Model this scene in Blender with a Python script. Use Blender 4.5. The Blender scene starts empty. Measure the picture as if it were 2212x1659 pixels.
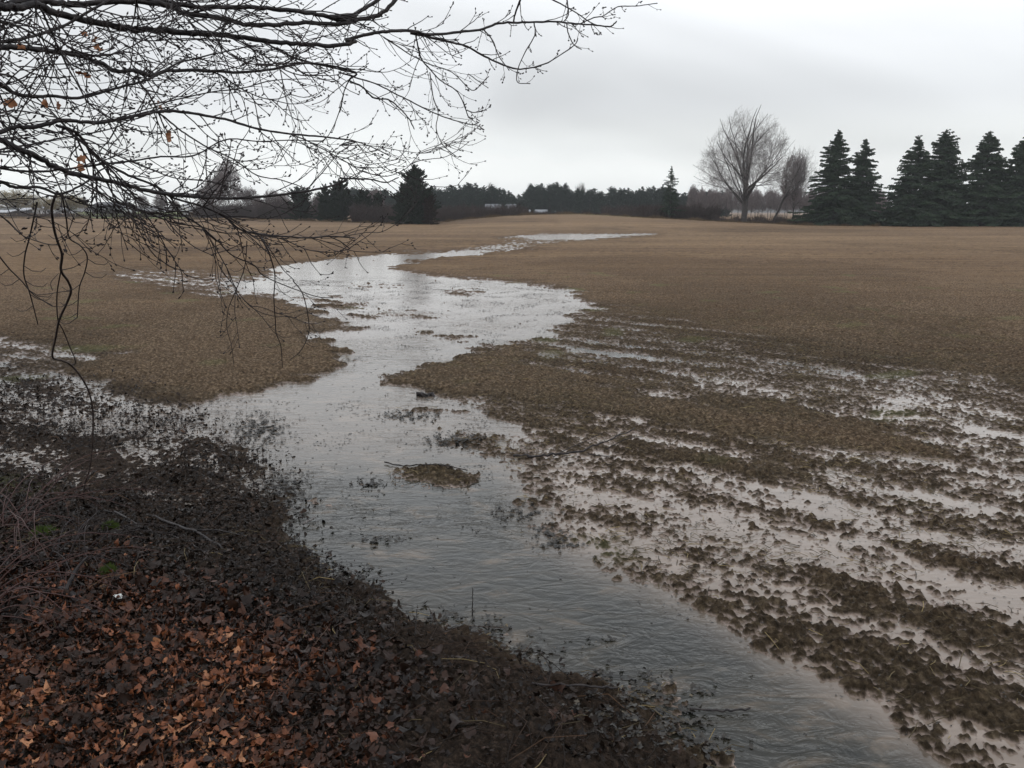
import bpy, math, random
import numpy as np
from math import radians, sin, cos, pi
random.seed(7); RNG = np.random.default_rng(11)
S = bpy.context.scene
C = S.collection

# ------------------------------------------------------------------ camera
H = 2.0; PITCH = math.atan((829.5 - 456) / 1893.0); F = 1893.0     # units of a 2212 px wide picture
cam_d = bpy.data.cameras.new("camera"); cam = bpy.data.objects.new("camera", cam_d); C.objects.link(cam)
cam_d.sensor_width = 36; cam_d.lens = 36 * F / 2212; cam_d.clip_end = 6000; cam_d.clip_start = 0.05
cam.location = (0, 0, H); cam.rotation_euler = (pi / 2 - PITCH, 0, 0)
S.camera = cam

# ------------------------------------------------------------------ world: overcast sky
w = bpy.data.worlds.new("World"); S.world = w; w.use_nodes = True
nt = w.node_tree; nt.nodes.clear()
def N(tree, t, **kw):
    n = tree.nodes.new(t)
    for k, v in kw.items():
        if k == 'inp':
            for a, b in v.items(): n.inputs[a].default_value = b
        else: setattr(n, k, v)
    return n
SUN_EL, SUN_ROT = radians(48), radians(200)
out = N(nt, 'ShaderNodeOutputWorld'); bg = N(nt, 'ShaderNodeBackground', inp={'Strength': 0.1})
sky = N(nt, 'ShaderNodeTexSky', sky_type='NISHITA', sun_disc=False, sun_elevation=SUN_EL, sun_rotation=SUN_ROT, air_density=1.5, dust_density=4)
tc = N(nt, 'ShaderNodeTexCoord')
sep = N(nt, 'ShaderNodeSeparateXYZ'); nt.links.new(tc.outputs['Generated'], sep.inputs[0])
grad = N(nt, 'ShaderNodeValToRGB'); nt.links.new(sep.outputs['Z'], grad.inputs[0])   # luminance by elevation
cr = grad.color_ramp; cr.interpolation = 'EASE'
cr.elements[0].position = 0.0; cr.elements[0].color = (0.33, 0.338, 0.332, 1)
cr.elements[1].position = 1.0; cr.elements[1].color = (0.34, 0.35, 0.37, 1)
for p, c in ((0.035, (0.33, 0.338, 0.333)), (0.07, (0.285, 0.294, 0.294)), (0.12, (0.25, 0.258, 0.266)), (0.17, (0.275, 0.283, 0.292)), (0.25, (0.34, 0.35, 0.36)), (0.38, (0.31, 0.32, 0.335)), (0.6, (0.30, 0.31, 0.33))):
    e = cr.elements.new(p); e.color = (*c, 1)
mp = N(nt, 'ShaderNodeMapping', inp={'Scale': (1.6, 1.6, 5.0), 'Location': (5.2, 1.7, 0.9)}); nt.links.new(tc.outputs['Generated'], mp.inputs[0])
nz = N(nt, 'ShaderNodeTexNoise', inp={'Scale': 1.15, 'Detail': 3.0, 'Roughness': 0.45, 'Distortion': 0.9}); nt.links.new(mp.outputs[0], nz.inputs[0])
mr = N(nt, 'ShaderNodeMapRange', inp={'From Min': 0.3, 'From Max': 0.68, 'To Min': 0.77, 'To Max': 1.10}); nt.links.new(nz.outputs['Fac'], mr.inputs[0])
mul = N(nt, 'ShaderNodeVectorMath', operation='SCALE'); nt.links.new(grad.outputs[0], mul.inputs[0]); nt.links.new(mr.outputs[0], mul.inputs['Scale'])
mul2 = N(nt, 'ShaderNodeVectorMath', operation='SCALE', inp={'Scale': 36.5}); nt.links.new(mul.outputs[0], mul2.inputs[0])
mix = N(nt, 'ShaderNodeMix', data_type='RGBA', inp={'Factor': 0.96}); nt.links.new(sky.outputs[0], mix.inputs['A']); nt.links.new(mul2.outputs[0], mix.inputs['B'])
nt.links.new(mix.outputs['Result'], bg.inputs[0]); nt.links.new(bg.outputs[0], out.inputs[0])

sd = bpy.data.lights.new("sun", 'SUN'); sun = bpy.data.objects.new("sun", sd); C.objects.link(sun)
sd.energy = 0.5; sd.angle = radians(60); sd.color = (1, 0.97, 0.93)
sun.rotation_euler = (pi / 2 - SUN_EL, 0, pi - SUN_ROT)
S.view_settings.view_transform = 'Standard'; S.view_settings.look = 'None'; S.view_settings.gamma = 1; S.view_settings.exposure = 0

# ------------------------------------------------------------------ helpers
def tag(o, label=None, cat=None, group=None, kind=None):
    if label: o['label'] = label
    if cat: o['category'] = cat
    if group: o['group'] = group
    if kind: o['kind'] = kind
    return o
def empty(name, loc, rz=0):
    o = bpy.data.objects.new(name, None); C.objects.link(o); o.location = loc; o.rotation_euler = (0, 0, rz); o.empty_display_size = 0.2
    return o
def mesh_obj(name, V, Fc, mat, parent=None, smooth=False, mat_idx=None, attrs=None):
    """V (n,3); Fc: (m,k) array or list of (m_i,k_i) arrays."""
    V = np.asarray(V, np.float32)
    if not isinstance(Fc, list): Fc = [Fc]
    Fc = [np.asarray(f, np.int32) for f in Fc if len(f)]
    me = bpy.data.meshes.new(name)
    me.vertices.add(len(V)); me.vertices.foreach_set('co', V.ravel())
    li = np.concatenate([f.ravel() for f in Fc]); tot = np.concatenate([np.full(len(f), f.shape[1], np.int32) for f in Fc])
    st = np.concatenate([[0], np.cumsum(tot)[:-1]]).astype(np.int32)
    me.loops.add(len(li)); me.loops.foreach_set('vertex_index', li)
    me.polygons.add(len(tot)); me.polygons.foreach_set('loop_start', st); me.polygons.foreach_set('loop_total', tot)
    if smooth: me.polygons.foreach_set('use_smooth', np.ones(len(tot), bool))
    for m in (mat if isinstance(mat, (list, tuple)) else [mat]): me.materials.append(m)
    if mat_idx is not None: me.polygons.foreach_set('material_index', np.asarray(mat_idx, np.int32))
    for k, v in (attrs or {}).items():
        a = me.attributes.new(k, 'FLOAT', 'POINT'); a.data.foreach_set('value', np.asarray(v, np.float32))
    me.update(calc_edges=True)
    o = bpy.data.objects.new(name, me); C.objects.link(o)
    if parent is not None: o.parent = parent
    return o
def copy_tree(o, parent=None):
    c = o.copy(); C.objects.link(c)
    if parent is not None: c.parent = parent
    for ch in o.children: copy_tree(ch, c)
    return c

def unproj(px, py, d):
    X = (px - 1106) / F * d; up = (829.5 - py) / F * d
    return np.array([X, d * cos(PITCH) + up * sin(PITCH), H - d * sin(PITCH) + up * cos(PITCH)])
def proj(X, Y, Z=0.0):
    d = Y * cos(PITCH) + (H - Z) * sin(PITCH); up = Y * sin(PITCH) - (H - Z) * cos(PITCH)
    d = np.where(d > 0.2, d, 0.2)
    return 1106 + F * X / d, 829.5 - F * up / d
def px_ground(px, py):
    a = unproj(px, py, 1.0) - np.array([0, 0, H]); t = -H / a[2]
    return a[0] * t, a[1] * t

# vectorised gradient noise
_P = np.random.default_rng(3).permutation(4096).astype(np.int64)
_G = np.random.default_rng(4).uniform(0, 2 * pi, 4096); _GX, _GY = np.cos(_G), np.sin(_G)
def pn(x, y, seed=0):
    xi = np.floor(x).astype(np.int64); yi = np.floor(y).astype(np.int64); fx = x - xi; fy = y - yi
    u = fx * fx * fx * (fx * (fx * 6 - 15) + 10); v = fy * fy * fy * (fy * (fy * 6 - 15) + 10)
    def g(ax, ay, dx, dy):
        h = _P[(_P[(ax + seed * 131) & 4095] + ay) & 4095]
        return _GX[h] * dx + _GY[h] * dy
    a = g(xi, yi, fx, fy); b = g(xi + 1, yi, fx - 1, fy); c = g(xi, yi + 1, fx, fy - 1); d = g(xi + 1, yi + 1, fx - 1, fy - 1)
    return (a + (b - a) * u + (c - a) * v + (a - b - c + d) * u * v) * 1.5
def ss(a, b, x):
    t = np.clip((x - a) / (b - a), 0, 1); return t * t * (3 - 2 * t)

# ------------------------------------------------------------------ relief map of the field (centimetres above the water), drawn over the ground
RX0, RX1, RSX = -1700, 4300, 4; RY0, RY1, RSY = 470, 1900, 2
gx, gy = np.meshgrid(np.arange(RX0, RX1, RSX, dtype=float), np.arange(RY0, RY1, RSY, dtype=float))
R = np.full(gx.shape, 7.0)           # mean height
LF = np.zeros(gx.shape)              # leafy bank
MUD_SHEEN = np.full(gx.shape, 0.0)         # clay carried in the water, plus painted sky sheen
def inside(poly):
    m = np.zeros(gx.shape, bool); n = len(poly)
    xs = [p[0] for p in poly]; ys = [p[1] for p in poly]
    j0 = max(0, int((min(ys) - RY0) / RSY) - 1); j1 = min(gx.shape[0], int((max(ys) - RY0) / RSY) + 2)
    i0 = max(0, int((min(xs) - RX0) / RSX) - 1); i1 = min(gx.shape[1], int((max(xs) - RX0) / RSX) + 2)
    X = gx[j0:j1, i0:i1]; Y = gy[j0:j1, i0:i1]; r = np.zeros(X.shape, bool)
    for k in range(n):
        x0, y0 = poly[k]; x1, y1 = poly[(k + 1) % n]
        if y0 == y1: continue
        c = ((y0 > Y) != (y1 > Y)) & (X < (x1 - x0) * (Y - y0) / (y1 - y0) + x0); r ^= c
    m[j0:j1, i0:i1] = r; return m
def blur(A, k):
    for ax, kk in ((0, k), (1, k)):
        if kk < 1: continue
        P = np.concatenate([np.repeat(A.take([0], ax), kk, ax), A, np.repeat(A.take([-1], ax), kk, ax)], ax)
        cs = np.cumsum(P, ax); z = np.zeros_like(cs.take([0], ax)); cs = np.concatenate([z, cs], ax)
        n = A.shape[ax]; A = (cs.take(range(2 * kk + 1, 2 * kk + 1 + n), ax) - cs.take(range(0, n), ax)) / (2 * kk + 1)
    return A
def paint(poly, v, soft=0, arr=None):
    global R
    A = R if arr is None else arr
    m = inside(poly).astype(float)
    if soft: m = blur(blur(m, soft), soft)
    A[:] = A * (1 - m) + v * m
def streak(pts, wd, v, soft=1):
    """a band along a polyline, wd = half height in px"""
    up = [(x, y - wd_ * 1) for (x, y), wd_ in zip(pts, np.interp(np.arange(len(pts)), [0, (len(pts) - 1) / 2, len(pts) - 1], [wd * .3, wd, wd * .3]))]
    dn = [(x, y + wd_ * 1) for (x, y), wd_ in zip(pts, np.interp(np.arange(len(pts)), [0, (len(pts) - 1) / 2, len(pts) - 1], [wd * .3, wd, wd * .3]))]
    paint(up + dn[::-1], v, soft)
def ell(cx, cy, rx, ry, v, soft=1):
    paint([(cx + rx * cos(a), cy + ry * sin(a)) for a in np.linspace(0, 2 * pi, 20, endpoint=False)], v, soft)

# right-hand mottled wet ground: grades from dry (top) to half drowned
paint([(1150, 690), (1330, 655), (1500, 690), (1800, 745), (2212, 815), (4300, 930), (4300, 1900), (2200, 1900), (1200, 1150), (1060, 900)], 1.5, 10)
paint([(1160, 735), (1300, 725), (1600, 765), (1900, 805), (2212, 850), (4300, 960), (4300, 1900), (2240, 1900), (1200, 1150), (1060, 900)], 0.6, 10)
paint([(1250, 790), (1600, 830), (2212, 905), (4300, 1020), (4300, 1900), (2240, 1900), (1240, 1150), (1060, 950)], 0.2, 12)
paint([(1300, 980), (1700, 960), (2212, 1060), (4300, 1150), (4300, 1900), (2500, 1760), (1900, 1390), (1300, 1120)], 0.05, 14)
paint([(1900, 1180), (2212, 1160), (4300, 1250), (4300, 1700), (2400, 1560), (2000, 1330)], -0.2, 14)
# dry bank right of the stream
paint([(1190, 1150), (1300, 1170), (1600, 1290), (1900, 1420), (2212, 1560), (2500, 1760), (2500, 1900), (2200, 1900), (2000, 1650), (1700, 1430), (1400, 1290)], .9, 8)
streak([(1180, 1140), (1300, 1205), (1450, 1275), (1560, 1330), (1700, 1395), (1830, 1475), (1950, 1560), (2060, 1640), (2200, 1740), (2400, 1850)], 30, 1.5, 6)
# left mottled dark ground and leafy bank
paint([(-1700, 700), (-100, 745), (100, 770), (300, 840), (450, 870), (560, 960), (620, 1100), (300, 1130), (-1700, 1130)], -0.8, 7)
paint([(-1700, 700), (0, 722), (120, 740), (300, 760), (200, 790), (0, 800), (-1700, 790)], 0.3, 5)
paint([(-1700, 1060), (0, 1000), (300, 1020), (600, 1070), (630, 1140), (640, 1200), (780, 1280), (1000, 1360), (1200, 1460), (1480, 1610), (1700, 1900), (-1700, 1900)], 5, 30)
paint([(-1700, 1200), (0, 1150), (500, 1220), (800, 1380), (1200, 1560), (1500, 1900), (-1700, 1900)], 14, 25)
paint([(-1700, 800), (0, 800), (250, 850), (430, 900), (560, 1000), (620, 1100), (640, 1200), (780, 1280), (1000, 1360), (1200, 1450), (1480, 1600), (1700, 1900), (-1700, 1900)], 1.0, 12, LF)
paint([(-1700, 930), (0, 930), (300, 980), (560, 1000), (620, 1100), (600, 1160), (450, 1120), (200, 1090), (-1700, 1070)], .7, 16)
# faint sheet water on the far left
paint([(180, 582), (330, 575), (560, 590), (600, 640), (520, 645), (380, 625), (230, 600)], .7, 5)
for st in ([(190, 590), (300, 600), (420, 612)], [(300, 612), (420, 625), (560, 640)], [(250, 582), (400, 588), (560, 600)], [(350, 632), (450, 640), (560, 650)]): streak(st, 3, -1.5, 1)
# the stream and the pools
W = -6.0
paint([(1085, 512), (1130, 508), (1180, 505.5), (1300, 504.5), (1420, 504), (1470, 506), (1380, 509), (1340, 512), (1270, 518), (1180, 520), (1120, 519), (1150, 515)], W)
streak([(1060, 514), (1100, 513), (1160, 512)], 1.5, W, 0)
streak([(1380, 504), (1500, 502.5), (1600, 502), (1680, 500.5), (1720, 500)], 1.2, -1.2, 0)
paint([(1010, 534), (1050, 527), (1100, 522), (1200, 521), (1230, 524), (1180, 529), (1130, 531), (1190, 541), (1110, 543), (1060, 548), (1030, 552), (960, 553), (930, 550), (955, 545)], -0.6)
paint([(945, 548), (985, 543), (1040, 543), (1060, 547), (1025, 553), (965, 555)], W)
streak([(815, 541), (850, 540), (900, 542), (950, 541)], 1.8, W, 0)
paint([(600, 590), (570, 582), (620, 570), (700, 561), (780, 553), (850, 549), (930, 547), (985, 552), (935, 559), (860, 563), (900, 571), (840, 577), (870, 586), (960, 598), (1040, 605), (1130, 611), (1200, 622), (1262, 632), (1225, 645), (1290, 659), (1300, 668), (1215, 676), (1252, 694), (1185, 706), (1190, 722), (1120, 738), (1035, 752), (1030, 768), (960, 788), (880, 797), (835, 812), (850, 828), (930, 850), (1050, 868), (1090, 905), (1130, 950), (1150, 1010), (1140, 1060), (1175, 1100), (1160, 1140), (1260, 1200), (1330, 1245), (1450, 1290), (1530, 1335), (1650, 1390), (1745, 1440), (1840, 1500), (1920, 1565), (2020, 1640), (2110, 1720), (2300, 1900), (1720, 1900), (1640, 1740), (1560, 1660), (1480, 1605), (1390, 1530), (1290, 1480), (1200, 1448), (1125, 1415), (1080, 1380), (990, 1348), (900, 1345), (830, 1312), (775, 1268), (715, 1228), (640, 1205), (628, 1150), (640, 1110), (600, 1060), (570, 1010), (525, 960), (490, 925), (430, 895), (450, 865), (520, 852), (600, 838), (700, 812), (755, 790), (750, 762), (690, 738), (640, 722), (740, 712), (800, 712), (740, 696), (660, 668), (590, 645), (510, 630), (480, 612), (560, 606)], W, 1)
paint([(640, 838), (770, 800), (850, 900), (800, 1100), (1000, 1180), (1300, 1300), (1700, 1480), (1950, 1640), (2100, 1800), (1900, 1800), (1600, 1600), (1250, 1400), (900, 1290), (720, 1170), (640, 1020), (560, 900)], -11, 6)
# tongue of dry ground in the middle
paint([(828, 812), (880, 799), (950, 792), (1060, 788), (1160, 797), (1300, 815), (1500, 845), (1700, 880), (1900, 925), (2100, 990), (1900, 985), (1600, 950), (1400, 912), (1250, 890), (1100, 872), (1000, 862), (900, 840)], 4.0, 2)
paint([(960, 862), (1080, 872), (1300, 915), (1500, 950), (1800, 1020), (1700, 1040), (1400, 985), (1150, 925), (1050, 890)], 2.6, 3)
for pts, wd in (([(1000, 850), (1100, 866), (1200, 880), (1300, 898), (1380, 912)], 4), ([(1240, 888), (1350, 905), (1430, 925), (1480, 938)], 5), ([(1180, 818), (1290, 832), (1400, 848), (1560, 862), (1660, 880)], 4),
                ([(1330, 850), (1450, 862), (1600, 885), (1800, 912)], 3), ([(1050, 905), (1150, 925), (1300, 955), (1450, 985)], 5), ([(1840, 880), (1920, 890), (2010, 905)], 4), ([(2080, 918), (2150, 935), (2230, 955)], 9),
                ([(1700, 792), (1780, 800), (1880, 812)], 3), ([(1500, 740), (1560, 745), (1640, 752)], 2), ([(1250, 695), (1330, 700), (1400, 712)], 3), ([(1150, 740), (1250, 760), (1380, 775)], 5),
                ([(1560, 1040), (1680, 1060), (1800, 1085), (1900, 1110)], 9), ([(1900, 1060), (2050, 1085), (2230, 1120)], 12), ([(1400, 1000), (1500, 1030), (1600, 1075), (1700, 1100)], 7),
                ([(1720, 1130), (1850, 1170), (2000, 1230), (2150, 1290)], 14), ([(1300, 935), (1420, 950), (1600, 985)], 5), ([(-50, 738), (60, 735), (110, 742)], 2.5), ([(170, 725), (210, 728), (270, 740)], 5), ([(-60, 768), (20, 770), (75, 778)], 6),
                ([(210, 826), (240, 824), (265, 827)], 7), ([(130, 768), (180, 772), (230, 776)], 4), ([(330, 838), (400, 845), (450, 850)], 4), ([(650, 705), (700, 712), (770, 716)], 3), ([(640, 665), (720, 672), (800, 680)], 3)):
    streak(pts, wd * .8, -2.6, 1)
# shallow margin and islands
paint([(1080, 930), (1160, 950), (1280, 1000), (1330, 1060), (1250, 1110), (1180, 1130), (1130, 1060), (1040, 1010), (1020, 950)], -0.5, 5)
for e in ((970, 733, 40, 7, 6), (915, 716, 26,3.8, 9), (1000, 631, 45,3.3, 9), (800, 619, 45,2.8, 9), (855, 617, 20,2.8, 9), (740, 660, 60,4.8, 9), (790, 684, 40,3.8, 9), (840, 676, 30,3.3, 9), (905, 682, 45,3.8, 9), (700, 646, 60,3.8, 9),
          (560, 640, 30,3.8, 9), (900, 885, 70, 9, .9), (850, 898, 30, 6, 2), (985, 893, 40, 8, 1.8), (1020, 945, 55, 14, 1.6), (985, 958, 30, 8, 1.6), (930, 1032, 120, 22, .7), (975, 1040, 70, 15, 1.7), (900, 1020, 60, 8, 1.2), (870, 1020, 40, 12, 1.4), (1120, 1085, 55, 14, 1),
          (700, 1090, 60, 12, -.2), (665, 1085, 30, 10, .8), (770, 1042, 30, 8, .2), (820, 1160, 30, 5, -.1), (1060, 750, 50, 8, 1.2), (950, 770, 40, 5, 0), (670, 700, 60, 8, 2),
          (1390, 1500, 60, 30, 0.6), (1430, 1550, 60, 30, 0.6), (1270, 1470, 50, 18, 1.2), (1480, 1600, 70, 35, 0.8), (1560, 1625, 60, 18, 0.6), (960, 1360, 90, 22, 2), (1330, 1460, 30, 10, -.1)):
    ell(*e, 2)
for pts, hh, v in (([(1170, 1112), (1260, 1192), (1330, 1242), (1450, 1290), (1530, 1334), (1650, 1390), (1745, 1442), (1840, 1502), (1920, 1567), (2020, 1642), (2110, 1722)], 12, -.1),
                   ([(600, 1070), (635, 1130), (645, 1200), (715, 1228), (775, 1268), (830, 1308), (900, 1340), (990, 1345), (1080, 1376), (1125, 1410), (1200, 1444), (1290, 1478), (1390, 1528), (1480, 1602), (1560, 1658)], 20, -.4),
                   ([(440, 885), (500, 930), (540, 965), (580, 1010), (610, 1060)], 18, -.3)):
    streak(pts, hh, v, 5)
R = blur(R, 1)
def blurx(A, k):
    P = np.concatenate([np.repeat(A[:, :1], k, 1), A, np.repeat(A[:, -1:], k, 1)], 1); cs = np.concatenate([np.zeros_like(A[:, :1]), np.cumsum(P, 1)], 1); n = A.shape[1]
    return (cs[:, 2 * k + 1:2 * k + 1 + n] - cs[:, :n]) / (2 * k + 1)
R = blurx(R, 4)
R2 = blurx(blur(R, 4), 9); R = np.where(R > 0, np.minimum(R, np.maximum(R2, .25 + .0 * R)), R)
# mud and painted sky sheen in the water: shallow water among the clods is milky with clay
paint([(1060, 870), (1500, 800), (4300, 900), (4300, 1900), (2300, 1900), (1960, 1600), (1500, 1310), (1200, 1180), (1170, 1100), (1080, 950)], 1.0, 14, MUD_SHEEN)
paint([(-1700, 700), (450, 850), (500, 950), (600, 1100), (-1700, 1150)], 0.6, 14, MUD_SHEEN)
paint([(-1700, 474), (4300, 474), (4300, 640), (1300, 700), (1100, 780), (700, 800), (-1700, 640)], 0.8, 14, MUD_SHEEN)  # muddy far pools, painted paler still to reach the bright sky reflection
paint([(300, 760), (1200, 700), (1150, 880), (1100, 1000), (480, 1000), (300, 900)], 0.5, 20, MUD_SHEEN)  # mid-stream: reflected sky painted in as paler water, no clay meant

def lookup(A, px, py):
    fx = np.clip((px - RX0) / RSX, 0, A.shape[1] - 1.001); fy = np.clip((py - RY0) / RSY, 0, A.shape[0] - 1.001)
    i = fx.astype(int); j = fy.astype(int); u = fx - i; v = fy - j
    return A[j, i] * (1 - u) * (1 - v) + A[j, i + 1] * u * (1 - v) + A[j + 1, i] * (1 - u) * v + A[j + 1, i + 1] * u * v
EX = [-900, 0, 300, 600, 850, 940, 1000, 1080, 1150, 1250, 1330, 1400, 1500, 1600, 1750, 1950, 2212, 3000]
EY = [472, 472, 473, 476, 483, 484, 475, 468, 464.5, 463, 467, 471, 476, 480.5, 487, 489, 488, 488]
ED = [150, 150, 145, 130, 115, 115, 118, 122, 125, 125, 122, 118, 116, 115, 112, 112, 114, 118]
EZ = [H - d * (y - 456) / F for y, d in zip(EY, ED)]
FX = [-900, 0, 420, 700, 1300, 1900, 3000]; FZ = [1.5, 1.5, 1.3, 0.9, 0.9, 0.0, 0.0]
ROWA = None
p0 = px_ground(1060, 860); p1 = px_ground(1600, 962); ROWA = math.atan2(p1[1] - p0[1], p1[0] - p0[0])
def base_h(X, Y):
    """broad height in metres, without clods"""
    r = np.hypot(X, Y); w1 = .10 + .24 * ss(5, 16, r); w2 = .9 * ss(18, 55, r)
    px, py = proj(X + .06 * pn(X * 7, Y * 7, 19) + w1 * pn(X * 2.3, Y * 2.3, 15) + w2 * pn(X * .6, Y * .6, 16), Y + w1 * 1.4 * pn(X * 2.3, Y * 2.3, 17) + w2 * 1.6 * pn(X * .6, Y * .6, 18))
    back = ss(3.2, 1.2, Y) * ss(-12, -1, Y * 0 + Y)
    px = np.where(Y < 2, np.where(X < 0, 0, 1600), px); py = np.where(Y < 1.6, 1899, py)
    rr = lookup(R, px, py)
    rr = rr * (1 - .45 * ss(9, 24, r))
    rr = np.where(Y < 2.0, np.maximum(rr, 10 * ss(2.2, 1.0, Y) + rr * 0), rr)
    de = np.interp(px, EX, ED); ze = np.interp(px, EX, EZ); zf = np.interp(px, FX, FZ)
    t = ss(0, 1, (r - 82) / (de - 82)); z = ze * t
    s = ss(0, 1, (r - de) / 110); z = z * (1 - s) + zf * s
    return rr, z, r, px, py
def ground_z(X, Y):
    X = np.asarray(X, float); Y = np.asarray(Y, float)
    rr, z, r, px, py = base_h(X, Y)
    leaf = lookup(LF, np.where(Y < 2, np.where(X < 1, 0, 1600), px), np.where(Y < 1.6, 1899, py))
    wobx = X + 0.03 * pn(X * 9, Y * 9, 5); woby = Y + 0.03 * pn(X * 9, Y * 9, 6)
    n1 = pn(wobx * 17, woby * 17, 1); n2 = pn(wobx * 34, woby * 34, 2); n3 = pn(X * 58, Y * 58, 3)
    n0 = pn(X * 2.1, Y * 2.1, 4); nl = pn(X * 0.45, Y * 0.45, 7)
    c = (X * -sin(ROWA) + Y * cos(ROWA)); fur = np.cos(2 * pi * (c / 0.76 + 0.12 * pn(X * .5, Y * .5, 8)))
    near = ss(70, 15, r)
    clod = 2.2 * np.sign(n1) * np.abs(n1) ** .8 + 1.9 * n2 + 1.1 * n3 + 1.1 * pn(X * 6, Y * 6, 33) + 0.7 * n0 + 0.6 * nl + 3.0 * ss(10, 40, r) * pn(X * 3.1, Y * 3.1, 14)
    clod += (.5 + .7 * ss(-.3, .5, pn(X * .35, Y * .35, 24))) * fur * (1 - leaf) * (rr > -2) * ss(45, 15, r)
    al = X * cos(ROWA) + Y * sin(ROWA)
    mx = ss(4.5, 1.8, np.abs(rr)) * ss(30, 20, r)
    clod += mx * (1.5 * pn(al * .55 + 9, c * 2.2, 26) + 1.0 * pn(al * 1.6, c * 4.5, 28))
    amp = np.interp(rr, [-6, -3, -.5, 3, 8], [.5, .7, 1.0, .9, .8])
    amp = amp * (1 - 0.15 * leaf)
    # tufts and stray clods standing just proud of shallow water
    tf = np.clip(pn(wobx * 11, woby * 11, 9) - 0.42, 0, 1) * np.clip(pn(X * 1.3, Y * 1.3, 12) + 0.55, 0, 1)
    clod = clod * amp + np.where(rr < -1.0, tf * 12 * (rr > -7), 0)
    return z + (rr + clod) * 0.01

# ------------------------------------------------------------------ materials
def mat_new(name):
    m = bpy.data.materials.new(name); m.use_nodes = True; t = m.node_tree; t.nodes.clear()
    o = N(t, 'ShaderNodeOutputMaterial'); b = N(t, 'ShaderNodeBsdfPrincipled'); t.links.new(b.outputs[0], o.inputs[0])
    return m, t, b
def ramp(t, src, stops, interp='LINEAR'):
    r = N(t, 'ShaderNodeValToRGB'); r.color_ramp.interpolation = interp; e = r.color_ramp.elements
    e[0].position = stops[0][0]; e[0].color = (*stops[0][1], 1); e[1].position = stops[-1][0]; e[1].color = (*stops[-1][1], 1)
    for p, c in stops[1:-1]: x = e.new(p); x.color = (*c, 1)
    if src is not None: t.links.new(src, r.inputs[0])
    return r
def noise(t, vec, scale, detail=4, rough=0.55, dist=0.0):
    n = N(t, 'ShaderNodeTexNoise', inp={'Scale': scale, 'Detail': detail, 'Roughness': rough, 'Distortion': dist}); t.links.new(vec, n.inputs[0]); return n
def mixc(t, f, a, b, blend='MIX'):
    m = N(t, 'ShaderNodeMix', data_type='RGBA', blend_type=blend)
    for k, v in (('Factor', f), ('A', a), ('B', b)):
        if hasattr(v, 'links') or hasattr(v, 'is_output'): t.links.new(v, m.inputs[k])
        else: m.inputs[k].default_value = v if k == 'Factor' else (*v, 1)
    return m.outputs['Result']
def simple(name, stops, scale=6, rough=0.8, spec=0.3, bump=0.0, detail=4, rand=True, coord='Object'):
    m, t, b = mat_new(name); tc = N(t, 'ShaderNodeTexCoord'); n = noise(t, tc.outputs[coord], scale, detail)
    r = ramp(t, n.outputs['Fac'], [(0.3 + 0.4 * i / (len(stops) - 1), c) for i, c in enumerate(stops)])
    t.links.new(r.outputs[0], b.inputs['Base Color']); b.inputs['Roughness'].default_value = rough; b.inputs['Specular IOR Level'].default_value = spec
    if bump:
        bp = N(t, 'ShaderNodeBump', inp={'Strength': bump, 'Distance': 0.02}); t.links.new(n.outputs['Fac'], bp.inputs['Height']); t.links.new(bp.outputs[0], b.inputs['Normal'])
    return m
def per_piece(name, stops, rough=0.7, spec=0.3, transl=0.0):
    """each loose piece takes its own colour from its 'tone' attribute"""
    m, t, b = mat_new(name); a = N(t, 'ShaderNodeAttribute', attribute_name='tone')
    r = ramp(t, a.outputs['Fac'], stops); tc = N(t, 'ShaderNodeTexCoord'); n = noise(t, tc.outputs['Object'], 60, 3)
    q = ramp(t, n.outputs['Fac'], [(0.3, (.65, .65, .65)), (0.7, (1.2, 1.2, 1.2))])
    t.links.new(mixc(t, 1.0, r.outputs[0], q.outputs[0], 'MULTIPLY'), b.inputs['Base Color'])
    b.inputs['Roughness'].default_value = rough; b.inputs['Specular IOR Level'].default_value = spec
    return m

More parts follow.
